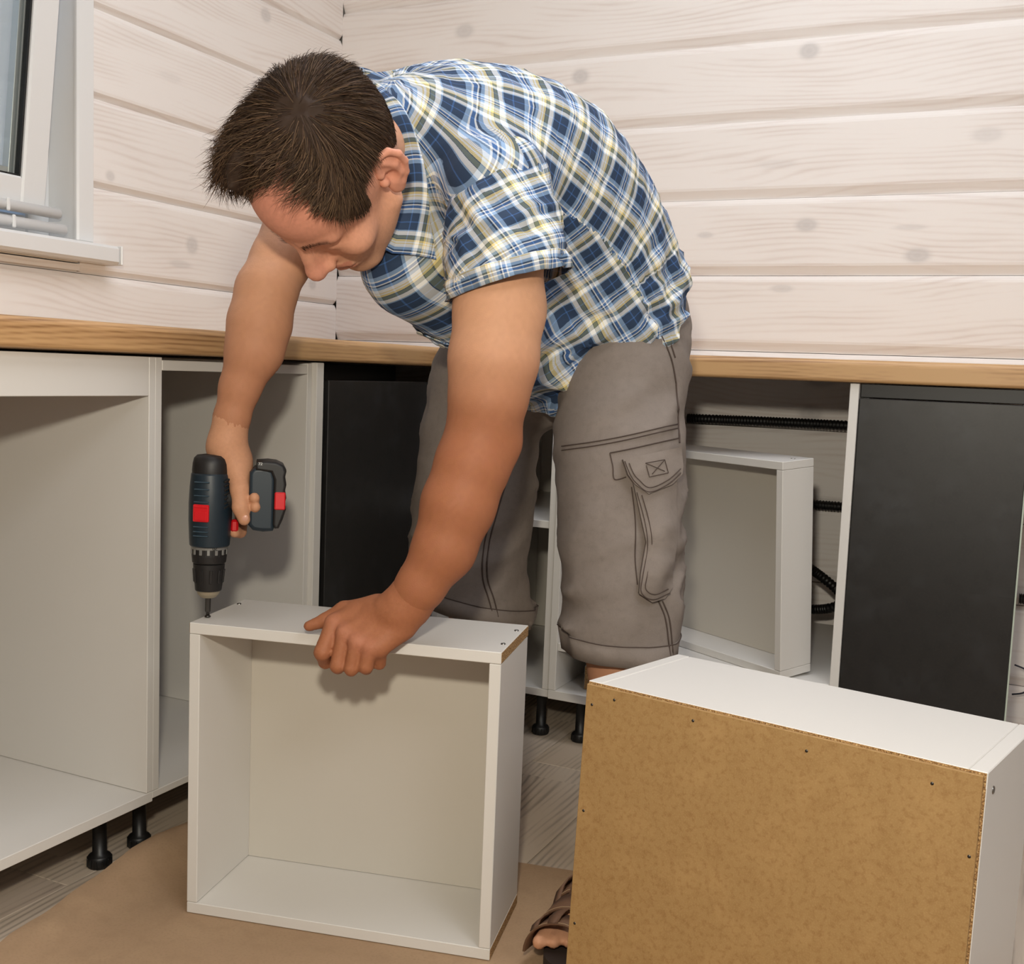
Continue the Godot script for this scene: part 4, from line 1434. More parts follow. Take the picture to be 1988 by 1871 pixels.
	var dip := [Vector3(1.0566, 0.4008, 1.5410), Vector3(1.0746, 0.3943, 1.5377), Vector3(1.0939, 0.3929, 1.5343), Vector3(1.1134, 0.3973, 1.5280)]
	var tip := [Vector3(1.0537, 0.3987, 1.5270), Vector3(1.0668, 0.3923, 1.5249), Vector3(1.0857, 0.3906, 1.5207), Vector3(1.1065, 0.3953, 1.5148)]
	for k in 4:
		var r: float = [0.0112, 0.0098, 0.0093, 0.0098][k]
		hl.append([mcp[k], pip[k], r * 1.08, r, 0.0035])
		hl.append([pip[k], dip[k], r, r * 0.85, 0.003])
		hl.append([dip[k], tip[k], r * 0.85, r * 0.75, 0.003])
	hl.append([Vector3(1.1397, 0.4277, 1.5367), Vector3(1.1322, 0.4058, 1.5249), 0.0095, 0.0085, 0.006])
	# thumb along the top of the board
	hl.append([Vector3(1.1103, 0.4751, 1.5053), Vector3(1.0661, 0.4680, 1.5135), 0.0165, 0.0120, 0.014])
	hl.append([Vector3(1.0661, 0.4680, 1.5135), Vector3(1.0460, 0.4537, 1.5279), 0.0118, 0.0105, 0.005])
	hl.append([Vector3(1.0460, 0.4537, 1.5279), Vector3(1.0281, 0.4458, 1.5405), 0.0102, 0.0072, 0.003])
	var crease := noise(821, 40.0, 2)
	var hlf := func(p: Vector3) -> float:
		var d := bones(p, hl)
		if absf(d) < 0.006:
			var w := (p - wl).length()
			d += 0.0010 * sin(w * 900.0) * exp(-pow((w - 0.012) / 0.016, 2.0))
			d -= 0.0005 * crease.get_noise_3dv(p * 6.0)
		return d
	var knuck := func(p: Vector3) -> Color:
		var c := tan
		for k in 4:
			c = c.lerp(red, 0.55 * clampf(1.0 - (p - mcp[k]).length() / 0.018, 0.0, 1.0))
		return c * (1.0 + 0.08 * spn.get_noise_3dv(p * 3.0))
	skin_net(st, nets(hlf, bounds(hl, 0.006), 0.0026), knuck)
	# right hand: wrapped round the drill's grip, thumb on the near side
	var hr := []
	hr.append([Vector3(0.8574, 0.7158, 1.5010), Vector3(0.8512, 0.6763, 1.5028), 0.0265, 0.0240, 0.02])
	hr.append([Vector3(0.8512, 0.6763, 1.5028), Vector3(0.8640, 0.6495, 1.4997), 0.0245, 0.0195, 0.02])
	hr.append([Vector3(0.8453, 0.6511, 1.4861), Vector3(0.8496, 0.6166, 1.4746), 0.020, 0.018, 0.02])
	hr.append([Vector3(0.8642, 0.6566, 1.4933), Vector3(0.8856, 0.6189, 1.5140), 0.0165, 0.0135, 0.02])
	hr.append([Vector3(0.8856, 0.6189, 1.5140), Vector3(0.8928, 0.5943, 1.5211), 0.0125, 0.0115, 0.006])
	hr.append([Vector3(0.8928, 0.5943, 1.5211), Vector3(0.8974, 0.5776, 1.5186), 0.0112, 0.0088, 0.004])
	var fk := [Vector3(0.8533, 0.5729, 1.4688), Vector3(0.8527, 0.5849, 1.4589), Vector3(0.8551, 0.5985, 1.4540), Vector3(0.8602, 0.6119, 1.4523)]
	for k in 4:
		hr.append([Vector3(0.8487, 0.6278, 1.4737), fk[k], 0.0125, 0.0105, 0.010])
	hr.append([fk[0], Vector3(0.8614, 0.5523, 1.4828), 0.0098, 0.0090, 0.003])
	hr.append([Vector3(0.8614, 0.5523, 1.4828), Vector3(0.8676, 0.5544, 1.5030), 0.0090, 0.0078, 0.003])
	hr.append([fk[1], Vector3(0.8784, 0.5755, 1.4789), 0.0098, 0.0090, 0.003])
	hr.append([Vector3(0.8784, 0.5755, 1.4789), Vector3(0.9105, 0.5956, 1.5104), 0.0088, 0.0072, 0.003])
	hr.append([fk[2], Vector3(0.8818, 0.5838, 1.4764), 0.0098, 0.0090, 0.003])
	hr.append([Vector3(0.8818, 0.5838, 1.4764), Vector3(0.9107, 0.6091, 1.5133), 0.0088, 0.0074, 0.003])
	hr.append([fk[3], Vector3(0.8857, 0.5965, 1.4709), 0.0085, 0.0080, 0.003])
	skin_net(st, nets(func(p: Vector3) -> float: return bones(p, hr), bounds(hr, 0.006), 0.0027), func(p: Vector3) -> Color: return base.lerp(tan, 0.45) * (1.0 + 0.08 * spn.get_noise_3dv(p * 3.0)))
	# trunk and legs
	var trunk := []
	chain(trunk, [[spine[16].c, 0.055], [spine[12].c, 0.09], [spine[8].c, 0.10], [spine[4].c, 0.10]], 0.03)
	trunk.append([spine[12].c, SHL, 0.07, 0.055, 0.03])
	trunk.append([spine[12].c, SHR, 0.07, 0.055, 0.03])
	trunk.append([spine[4].c, Vector3(1.2704, 0.8258, 1.0225), 0.09, 0.085, 0.03])
	trunk.append([spine[4].c, Vector3(1.0474, 0.8296, 0.9604), 0.09, 0.085, 0.03])
	chain(trunk, [[Vector3(1.2704, 0.8258, 1.0225), 0.085], [Vector3(1.2991, 0.6600, 1.0829), 0.075], [Vector3(1.3299, 0.4617, 1.1347), 0.058], [Vector3(1.345, 0.36, 1.155), 0.050], [Vector3(1.360, 0.27, 1.165), 0.052], [Vector3(1.384, 0.13, 1.222), 0.036], [Vector3(1.386, 0.075, 1.232), 0.034]], 0.03)
	chain(trunk, [[Vector3(1.0474, 0.8296, 0.9604), 0.085], [Vector3(1.0045, 0.6518, 0.9836), 0.075], [Vector3(0.9965, 0.4558, 1.0034), 0.058], [Vector3(1.0061, 0.3172, 0.9698), 0.052], [Vector3(0.985, 0.26, 0.955), 0.053], [Vector3(0.965, 0.13, 0.935), 0.036], [Vector3(0.962, 0.075, 0.945), 0.034]], 0.03)
	skin_net(st, nets(func(p: Vector3) -> float: return bones(p, trunk), bounds(trunk, 0.01), 0.015), func(p: Vector3) -> Color: return base.lerp(tan, 0.5))
	# feet
	for k in 2:
		var ft := foot_bones(k)
		skin_net(st, nets(func(p: Vector3) -> float: return bones(p, ft), bounds(ft, 0.006), 0.005), func(p: Vector3) -> Color: return base.lerp(tan, 0.4))
	var body := obj("body", done(st), skin, man)
	# nails
	var nailm := flat(Color(0.82, 0.62, 0.53), 0.3)
	var ns := begin()
	lathe(ns, [[0.0, 0.0016], [0.0032, 0.0012], [0.0048, 0.0]], Transform3D(Basis(Quaternion(Vector3.UP, Vector3(0.5164, -0.1491, 0.8398))), Vector3(0.9031, 0.5802, 1.5245)), 14, Vector2(0.95, 1.1))
	obj("thumbnail", done(ns), nailm, man)
	hair(man)
	clothes(man)

func foot_frame(k: int) -> Transform3D:
	# x across, y up, z from heel to toe
	var heel: Vector3 = [Vector3(1.386, 0.0, 1.192), Vector3(0.965, 0.0, 0.905)][k]
	var toe: Vector3 = [Vector3(1.384, 0.0, 1.47), Vector3(0.915, 0.0, 1.19)][k]
	var z := (toe - heel).normalized()
	return Transform3D(Basis(Vector3.UP.cross(z).normalized(), Vector3.UP, z), heel)

func foot_bones(k: int) -> Array:
	var f := foot_frame(k)
	var l := []
	l.append([f * Vector3(0, 0.055, 0.030), f * Vector3(0, 0.085, 0.055), 0.030, 0.034, 0.02])
	l.append([f * Vector3(0, 0.080, 0.055), f * Vector3(0.008, 0.058, 0.150), 0.034, 0.026, 0.03])
	l.append([f * Vector3(0, 0.055, 0.040), f * Vector3(-0.022, 0.045, 0.190), 0.028, 0.018, 0.03])
	l.append([f * Vector3(0, 0.055, 0.040), f * Vector3(0.020, 0.048, 0.195), 0.028, 0.020, 0.03])
	for t in 5:
		var x := 0.032 - 0.016 * t
		if k == 0:
			x = -x
		l.append([f * Vector3(x, 0.046, 0.195 - 0.004 * t), f * Vector3(x * 1.05, 0.040, 0.262 - 0.010 * t), 0.0125 - 0.0008 * t, 0.0095 - 0.0007 * t, 0.004])
	return l

func hair(man: Node3D) -> void:
	var hm := flat(Color.WHITE, 0.7, 0.0, 0.3)
	hm.vertex_color_use_as_albedo = true
	hm.cull_mode = BaseMaterial3D.CULL_DISABLED
	var dark := Color(0.225, 0.172, 0.138).srgb_to_linear()
	var lite := Color(0.50, 0.395, 0.30).srgb_to_linear()
	var st := begin()
	st.set_smooth_group(0)
	var bb := AABB(from_head(Vector3.ZERO), Vector3.ZERO)
	for cx in [-0.13, 0.12]:
		for cy in [-0.09, 0.17]:
			for cz in [-0.14, 0.15]:
				bb = bb.expand(from_head(Vector3(cx, cy, cz)))
	skin_net(st, nets(func(p: Vector3) -> float: return hair_sd(to_head(p)) * HS, bb, 0.0042), func(_p: Vector3) -> Color: return dark, func(p: Vector3) -> float: return hair_margin(to_head(p)) + 0.004)
	var h := obj("hair", done(st), hm, man)
	# strands combed away from the whorl
	var s2 := begin()
	s2.set_smooth_group(-1)
	rng.seed = 91
	var whorl := Vector3(0.022, 0.118, -0.030)
	var down := (Vector3.DOWN * HB).normalized()
	for i in 34000:
		var u := Vector3(rng.randfn(), rng.randfn(), rng.randfn()).normalized()
		var p := Vector3(0, 0.036, -0.004) + u * Vector3(0.080, 0.090, 0.102)
		var m := hair_margin(p)
		if (m < 0.010 and p.x > -0.01 and p.z > 0.045 and rng.randf() < 0.7) or m < 0.001 or (m < 0.006 and rng.randf() < 0.3):
			continue
		var tk := hair_thick(p)
		# parting-like thin spot at the whorl
		if (p - whorl).length() < 0.020 and rng.randf() < 0.75:
			continue
		p += u * tk
		for k in 2:
			p -= u * hair_sd(p)
		p += u * rng.randf_range(-0.0012, 0.0012) * (1.0 + 2.0 * smoothstep(0.05, 0.1, p.y))
		var f := p - whorl
		f = (f - u * f.dot(u)).normalized()
		var top := smoothstep(0.04, 0.11, p.y) * smoothstep(-0.05, 0.05, p.z)
		f = (f + (Vector3(-1.1, 0.25, -0.15) if p.x > -0.02 else Vector3(-0.5, -0.1, 0.45)) * top).normalized()
		f = (f - u * f.dot(u) * 0.7).normalized()
		var length := (0.010 + 0.026 * smoothstep(0.02, 0.10, p.y) + 0.004 * top) * lerpf(0.55, 1.0, smoothstep(0.0, 0.03, m)) * rng.randf_range(0.6, 1.15)
		var dir := (f + u * (0.12 + 0.26 * top) + Vector3(rng.randfn(), rng.randfn(), rng.randfn()) * (0.08 + 0.12 * top)).normalized()
		var side := dir.cross(Vector3(rng.randfn(), rng.randfn(), rng.randfn())).normalized() * rng.randf_range(0.0003, 0.00062)
		var col := dark.lerp(lite, pow(rng.randf(), 1.6) * (0.50 + 0.40 * top)) * rng.randf_range(0.55, 1.15)
		var q := p
		var curl := Vector3(rng.randfn(), rng.randfn(), rng.randfn()) * 0.22 * top
		var seg := 3
		for k in seg:
			var nx := q + dir * length / seg
			if k > 0 and nx.x > -0.005 and hair_margin(nx) < -0.006 and nx.z > 0.02:
				break
			# stay outside the scalp
			var dd := hair_sd(nx)
			if dd < 0.0008:
				nx += u * (0.0008 - dd)
			var w0 := side * (1.0 - 0.25 * k)
			var w1 := side * (1.0 - 0.25 * (k + 1))
			if k == seg - 1:
				w1 = side * 0.1
			s2.set_color(col)
			var A := from_head(q - w0)
			var B := from_head(q + w0)
			var C := from_head(nx + w1)
			var D := from_head(nx - w1)
			for v: Vector3 in [A, B, C, A, C, D]:
				s2.set_color(col)
				s2.add_vertex(v)
			q = nx
			dir = (dir + (down * 0.10 + curl) - u * 0.09 * (1.0 - 0.5 * top)).normalized()
	var strands := obj("strands", done(s2), hm, h)
	strands.set_meta("kind", "stuff")
	# eyebrows
	var s3 := begin()
	s3.set_smooth_group(-1)
	for i in 420:
		var t := rng.randf()
		var sg := 1.0 if i % 2 == 0 else -1.0
		var b := Vector3(lerpf(0.012, 0.050, t) * sg, 0.0, 0.0)
		b.y = 0.026 + 0.006 * sin(t * 2.6) + rng.randf_range(-0.004, 0.004)
		b.z = lerpf(0.103, 0.084, t * t)
		for k in 6:
			b.z -= head_sd(b) * 0.8
		var dv := Vector3(sg * 0.8, 0.25, -0.25 * t + 0.25).normalized() * 0.007
		var sd := dv.cross(Vector3(0, 0, 1)).normalized() * 0.0004
		for v: Vector3 in [b - sd, b + sd, b + dv]:
			s3.set_color(dark.lerp(lite, 0.3))
			s3.add_vertex(from_head(v))
	obj("eyebrows", done(s3), hm, man).set_meta("kind", "stuff")

func strip(rowsA: Array, rowsB: Array, th: Vector3, n: int, cols := 4, bulge := 0.0) -> ArrayMesh:
	# a cloth strip between two edge curves, with thickness th
	var a := curve(rowsA, n)
	var b := curve(rowsB, n)
	var st := begin()
	var g := []
	var run := 0.0
	for i in n + 1:
		if i > 0:
			run += (a[i] - a[i - 1]).length()
		var row := []
		for k in cols + 1:
			var t := float(k) / cols
			row.append([a[i].lerp(b[i], t) + th * bulge * sin(PI * t), Vector2(run, t * (b[i] - a[i]).length())])
		g.append(row)
	for sd in 2:
		st.set_smooth_group(sd)
		var o := th if sd == 0 else -th
		var sh := th * 0.5 if sd == 0 else -th * 0.5
		for i in n:
			for k in cols:
				var q := [g[i][k], g[i + 1][k], g[i + 1][k + 1], g[i][k + 1]]
				tri(st, q[0][0] + sh, q[1][0] + sh, q[2][0] + sh, o, q[0][1], q[1][1], q[2][1])
				tri(st, q[0][0] + sh, q[2][0] + sh, q[3][0] + sh, o, q[0][1], q[2][1], q[3][1])
	st.set_smooth_group(2)
	for i in n:
		for k in [0, cols]:
			var e0: Vector3 = g[i][k][0]
			var e1: Vector3 = g[i + 1][k][0]
			var o2: Vector3 = g[i][k][0] - g[i][cols - k][0]
			tri(st, e0 - th * 0.5, e1 - th * 0.5, e1 + th * 0.5, o2, g[i][k][1], g[i + 1][k][1], g[i + 1][k][1])
			tri(st, e0 - th * 0.5, e1 + th * 0.5, e0 + th * 0.5, o2, g[i][k][1], g[i + 1][k][1], g[i][k][1])
	return done(st)

func clothes(man: Node3D) -> void:
	var cloth := plaid()
	var bb := AABB(spine[0].c, Vector3.ZERO)
	for s: Dictionary in spine:
		bb = bb.merge(AABB(s.c, Vector3.ZERO).grow(0.26))
	bb = bb.merge(AABB(SHL, Vector3.ZERO).grow(0.1)).merge(AABB(SHR, Vector3.ZERO).grow(0.1))
	var st := begin()
	st.set_smooth_group(0)
	var R := 0.165
	var up_dir: Vector3 = (spine[14].c - spine[9].c).normalized()
	cloth_net(st, nets(torso_sd, bb, 0.0085, 1.7), func(p: Vector3) -> Array:
		torso_core(p)
		var q: Vector3 = p - spine[9].c
		var w := smoothstep(-0.07, 0.04, q.dot(up_dir))
		var q2: Vector3 = p - spine[11].c
		var l2: Vector3 = (spine[11].l - up_dir * spine[11].l.dot(up_dir)).normalized()
		var d2: Vector3 = up_dir.cross(l2)
		if d2.dot(spine[11].d) < 0.0:
			d2 = -d2
		var a2 := atan2(q2.dot(d2), q2.dot(l2))
		var ua := tor_a
		if a2 - ua > PI:
			a2 -= TAU
		elif a2 - ua < -PI:
			a2 += TAU
		return [lerpf(ua, a2, w) * R, lerpf(tor_s, spine[11].s + q2.dot(up_dir), w), atan2(q.dot(chord_l), q.dot(chord_v) + 0.04) * 0.17, q.dot(chord), sin(tor_a) + 0.42], func(p: Vector3) -> float:
		return minf(hem_keep(p), (p - spine[18].c).length() - 0.066), TAU * R)
	var shirt := obj("shirt", done(st), cloth, man)
	# sleeves with their turned hems
	sl_l = [[SHL + Vector3(0.0064, 0.0103, -0.0042), 0.0655], [Vector3(1.2313, 0.9934, 1.4044), 0.0690], [Vector3(1.2463, 0.9441, 1.4183), 0.0715], [Vector3(1.2563, 0.9029, 1.4260), 0.0715], [Vector3(1.2647, 0.8554, 1.4328), 0.0705]]
	sl_r = [[SHR, 0.076], [Vector3(0.8786, 1.1082, 1.3033), 0.074], [Vector3(0.8789, 1.0282, 1.3676), 0.068], [Vector3(0.8834, 0.9862, 1.3978), 0.066]]
	for k in 2:
		var ax: Array = [sl_l, sl_r][k]
		var end: Vector3 = [Vector3(1.2585, 0.9150, 1.4269), Vector3(0.8769, 1.0328, 1.3624)][k]
		var nrm: Vector3 = [Vector3(0.2886, -0.9492, -0.0864), Vector3(-0.1223, -0.8291, 0.4823)][k].normalized()
		var ab := AABB(ax[0][0], Vector3.ZERO)
		for q: Array in ax:
			ab = ab.merge(AABB(q[0], Vector3.ZERO).grow(0.10))
		var s2 := begin()
		s2.set_smooth_group(0)
		var fold := 0.37 * k
		var sf := func(p: Vector3) -> float: return sleeve_sd(p, ax, fold)
		cloth_net(s2, nets(sf, ab, 0.0065), func(p: Vector3) -> Array:
			var w := sleeve_uv(p, ax)
			return [w.x * 0.88 - w.y * 0.47, w.y * 0.88 + w.x * 0.47], func(p: Vector3) -> float:
			return -(p - end).dot(nrm), 0.0)
		var sl := obj("sleeve", done(s2), cloth, shirt)
		# hem band, a doubled edge of the same cloth
		var s3 := begin()
		s3.set_smooth_group(0)
		var sx := nrm.cross(Vector3(0.3, 0.1, 0.9)).normalized()
		var sy := sx.cross(nrm)
		var ctr: Vector3 = end
		for it in 6:
			var sum := Vector3.ZERO
			for j in 12:
				var dr := sx * cos(TAU * j / 12.0) + sy * sin(TAU * j / 12.0)
				sum += cling(ctr + dr * 0.13, -dr, sf, 0.0, 0.0) / 12.0
			ctr = sum
		var nn := 72
		var prev := []
		for j in nn + 1:
			var aa := TAU * j / nn
			var dr := sx * cos(aa) + sy * sin(aa)
			var row := []
			for e in 5:
				var dep: float = [-0.024, -0.0235, -0.012, 0.0, 0.0][e]
				var of: float = [-0.001, 0.0018, 0.0024, 0.0022, -0.0006][e]
				row.append([cling(ctr + nrm * dep + dr * 0.13, -dr, sf, of, 0.0), Vector2(aa * 0.075, dep)])
			if j > 0:
				for e in 4:
					var ou := dr if e != 3 else nrm
					tri(s3, prev[e][0], row[e][0], row[e + 1][0], ou, prev[e][1], row[e][1], row[e + 1][1])
					tri(s3, prev[e][0], row[e + 1][0], prev[e + 1][0], ou, prev[e][1], row[e + 1][1], prev[e + 1][1])
			prev = row
		obj("sleeve_hem", done(s3), cloth, shirt)
	# collar: the leaf on the near side, and the stand behind the neck
	var th := Vector3(0.8195, 0.3002, 0.4698) * 0.0022
	var inn := [Vector3(0.9923, 1.1912, 1.4072), Vector3(1.0407, 1.1723, 1.4310), Vector3(1.0785, 1.1395, 1.4502), Vector3(1.1001, 1.0933, 1.4618), Vector3(1.1070, 1.0524, 1.4630), Vector3(1.1045, 1.0119, 1.4631), Vector3(1.0987, 0.9799, 1.4638), Vector3(1.0947, 0.9590, 1.4680)]
	var outr := [Vector3(0.9897, 1.2099, 1.3842), Vector3(1.0417, 1.1864, 1.4068), Vector3(1.0907, 1.1424, 1.4275), Vector3(1.1196, 1.0934, 1.4393), Vector3(1.1333, 1.0511, 1.4452), Vector3(1.1410, 1.0092, 1.4518), Vector3(1.1458, 0.9791, 1.4485), Vector3(1.1501, 0.9573, 1.4477)]
	var body_f := func(p: Vector3) -> float: return minf(torso_sd(p), head_sd(to_head(p)) * HS)
	var fwd := Vector3(-0.4235, -0.0995, -0.9004)
	for i in inn.size():
		if i > 1:
			inn[i] = cling(inn[i], fwd, torso_sd, 0.011, 0.05)
			outr[i] = cling(outr[i], fwd, torso_sd, 0.005, 0.05)
	obj("collar", strip(inn, outr, th, 40, 6, 2.0), cloth, shirt)
	var stand := [Vector3(0.9790, 1.1828, 1.3867), Vector3(1.0145, 1.1680, 1.3938), Vector3(1.0499, 1.1331, 1.4143), Vector3(1.0729, 1.0905, 1.4304), Vector3(1.0809, 1.0546, 1.4362), Vector3(1.0831, 1.0116, 1.4455), Vector3(1.0793, 0.9799, 1.4508), Vector3(1.0743, 0.9621, 1.4551)]
	obj("collar_stand", strip(inn, stand, Vector3(0.9181, 0.2802, 0.0925) * 0.002, 40, 4), cloth, shirt)
	# button band down the front
	var ba := []
	var bb2 := []
	for k in range(16, 4, -1):
		var sp: Dictionary = spine[k]
		for q in 2:
			var o: Vector3 = sp.c - sp.d * (sp.v + 0.06) + sp.l * (0.016 if q == 0 else -0.012)
			(ba if q == 0 else bb2).append(cling(o, sp.d, torso_sd, 0.0028, 0.0))
	obj("button_band", strip(ba, bb2, -spine[10].d * 0.0022, 60, 4), cloth, shirt)
	var bpts := []
	for k in [14, 11, 8]:
		var sp: Dictionary = spine[k]
		bpts.append(cling(sp.c - sp.d * (sp.v + 0.06) + sp.l * 0.004, sp.d, torso_sd, 0.004, 0.0))
	for bp: Vector3 in bpts:
		var bt := begin()
		lathe(bt, [[0.0, 0.001], [0.0022, 0.0008], [0.0032, 0.0018], [0.0052, 0.0016], [0.0056, 0.0], [0.0, 0.0]], Transform3D(Basis(Quaternion(Vector3.UP, -spine[11].d)), bp), 18)
		obj("button", done(bt), flat(Color(0.72, 0.70, 0.66), 0.3), shirt)
	# ---- shorts
	var sh := flat(Color(0.495, 0.452, 0.42), 0.9)
	var tx := speckle(901, 256, Color(0.495, 0.452, 0.42), [Color(0.53, 0.485, 0.45), Color(0.455, 0.412, 0.38), Color(0.54, 0.505, 0.47)], [0.02, 0.05, 0.4], 0.5)
	sh = textured(tx, flat(Color.WHITE, 0.9))
	sh.uv1_triplanar = true
	sh.uv1_world_triplanar = true
	sh.uv1_scale = Vector3.ONE * 5.0
	sh.cull_mode = BaseMaterial3D.CULL_DISABLED
	var dk := flat(Color(0.30, 0.25, 0.225), 0.95)
	chain(sh_bones, [[Vector3(1.2513, 0.8957, 0.9794), 0.110], [Vector3(1.2716, 0.8089, 1.0183), 0.104], [Vector3(1.2914, 0.6921, 1.0663), 0.0985], [Vector3(1.3055, 0.6194, 1.0899), 0.0955], [Vector3(1.3178, 0.5401, 1.1151), 0.0920], [Vector3(1.3306, 0.4617, 1.1344), 0.0845], [Vector3(1.3387, 0.3985, 1.1431), 0.0825], [Vector3(1.3474, 0.3195, 1.1533), 0.0830]], 0.03)
	chain(sh_bones, [[Vector3(1.0500, 0.8760, 0.9485), 0.115], [Vector3(1.0136, 0.7820, 0.9816), 0.103], [Vector3(0.9991, 0.6706, 0.9951), 0.099], [Vector3(0.9974, 0.5777, 1.0006), 0.104], [Vector3(0.9911, 0.4928, 1.0019), 0.100], [Vector3(0.9846, 0.4397, 0.9997), 0.092], [Vector3(0.9976, 0.3776, 0.9893), 0.098], [Vector3(1.0034, 0.3004, 0.9840), 0.100]], 0.03)
	sh_bones.append([Vector3(1.2129, 0.8792, 0.9492), Vector3(1.0883, 0.8679, 0.9425), 0.125, 0.120, 0.05])
	sh_bones.append([Vector3(1.1988, 0.8249, 0.9674), Vector3(1.1117, 0.8042, 0.9663), 0.100, 0.100, 0.04])
	hemL = [Vector3(1.3661, 0.3681, 1.2058), Vector3(-0.0400, -0.9982, -0.0597).normalized()]
	hemR = [Vector3(1.0033, 0.3648, 0.9992), Vector3(-0.1838, -0.9739, 0.0830).normalized()]
	var waist: Vector3 = Vector3(1.2039, 0.9140, 0.9552)
	var wn: Vector3 = (spine[3].c - spine[0].c).normalized()
	var mid: Vector3 = Vector3(1.1610, 0.6482, 1.0492)
	var lat := Vector3(0.9761, 0.0913, 0.1971)
	var st2 := begin()
	st2.set_smooth_group(0)
	cloth_net(st2, nets(shorts_sd, bounds(sh_bones, 0.01), 0.0085), func(p: Vector3) -> Array: return [p.x, p.y], func(p: Vector3) -> float:
		var h: Array = hemL if (p - mid).dot(lat) > 0.0 else hemR
		return minf(0.085 - (p - waist).dot(wn), -(p - h[0]).dot(h[1])), 0.0)
	var shorts := obj("shorts", done(st2), sh, man)
	# hems
	for k in 2:
		var hh: Array = [hemL, hemR][k]
		var sx: Vector3 = hh[1].cross(Vector3(0.3, 0.1, 0.9)).normalized()
		var sy := sx.cross(hh[1])
		var ctr: Vector3 = [Vector3(1.3442, 0.3596, 1.1504), Vector3(0.9997, 0.3627, 0.9900)][k]
		ctr -= hh[1] * (ctr - hh[0]).dot(hh[1])
		var s3 := begin()
		s3.set_smooth_group(0)
		var prev := []
		var line := []
		for j in 61:
			var aa := TAU * j / 60.0
			var dr := sx * cos(aa) + sy * sin(aa)
			var row := []
			for e in 5:
				var dep: float = [-0.032, -0.0315, -0.016, 0.0, 0.0][e]
				var of: float = [-0.001, 0.0012, 0.002, 0.0018, -0.001][e]
				row.append(cling(ctr + hh[1] * dep + dr * 0.135, -dr, shorts_sd, of, 0.0))
			line.append(row[1] + dr * 0.0003)
			if j > 0:
				for e in 4:
					var ou: Vector3 = dr if e != 3 else hh[1]
					tri(s3, prev[e], row[e], row[e + 1], ou)
					tri(s3, prev[e], row[e + 1], prev[e + 1], ou)
			prev = row
		obj("hem", done(s3), sh, shorts)
		var s4 := begin()
		tube(s4, line, 0.0009, 5)
		obj("stitching", done(s4), dk, shorts)
	# cargo pocket, its flap and seams on the near leg
	var F := shorts_sd
	patch("cargo_pocket", shorts, F, [[Vector3(1.3323, 0.6620, 1.1448), Vector3(1.4010, 0.6690, 1.1117)], [Vector3(1.3514, 0.6082, 1.1528), Vector3(1.4072, 0.6185, 1.1254)], [Vector3(1.3706, 0.5511, 1.1612), Vector3(1.4157, 0.5570, 1.1393)], [Vector3(1.3703, 0.5056, 1.1775), Vector3(1.4180, 0.5116, 1.1544)], [Vector3(1.3744, 0.4779, 1.1898), Vector3(1.4230, 0.4862, 1.1659)], [Vector3(1.3936, 0.4655, 1.1820), Vector3(1.4130, 0.4703, 1.1724)]], 0.013, sh, 12, 0.010)
	patch("pocket_flap", shorts, F, [[Vector3(1.3222, 0.6711, 1.1485), Vector3(1.4048, 0.6946, 1.1071)], [Vector3(1.3305, 0.6484, 1.1471), Vector3(1.4092, 0.6654, 1.1082)], [Vector3(1.3449, 0.6356, 1.1529), Vector3(1.4123, 0.6543, 1.1191)], [Vector3(1.3646, 0.6222, 1.1451), Vector3(1.3978, 0.6379, 1.1277)]], 0.0215, sh, 12, 0.002)
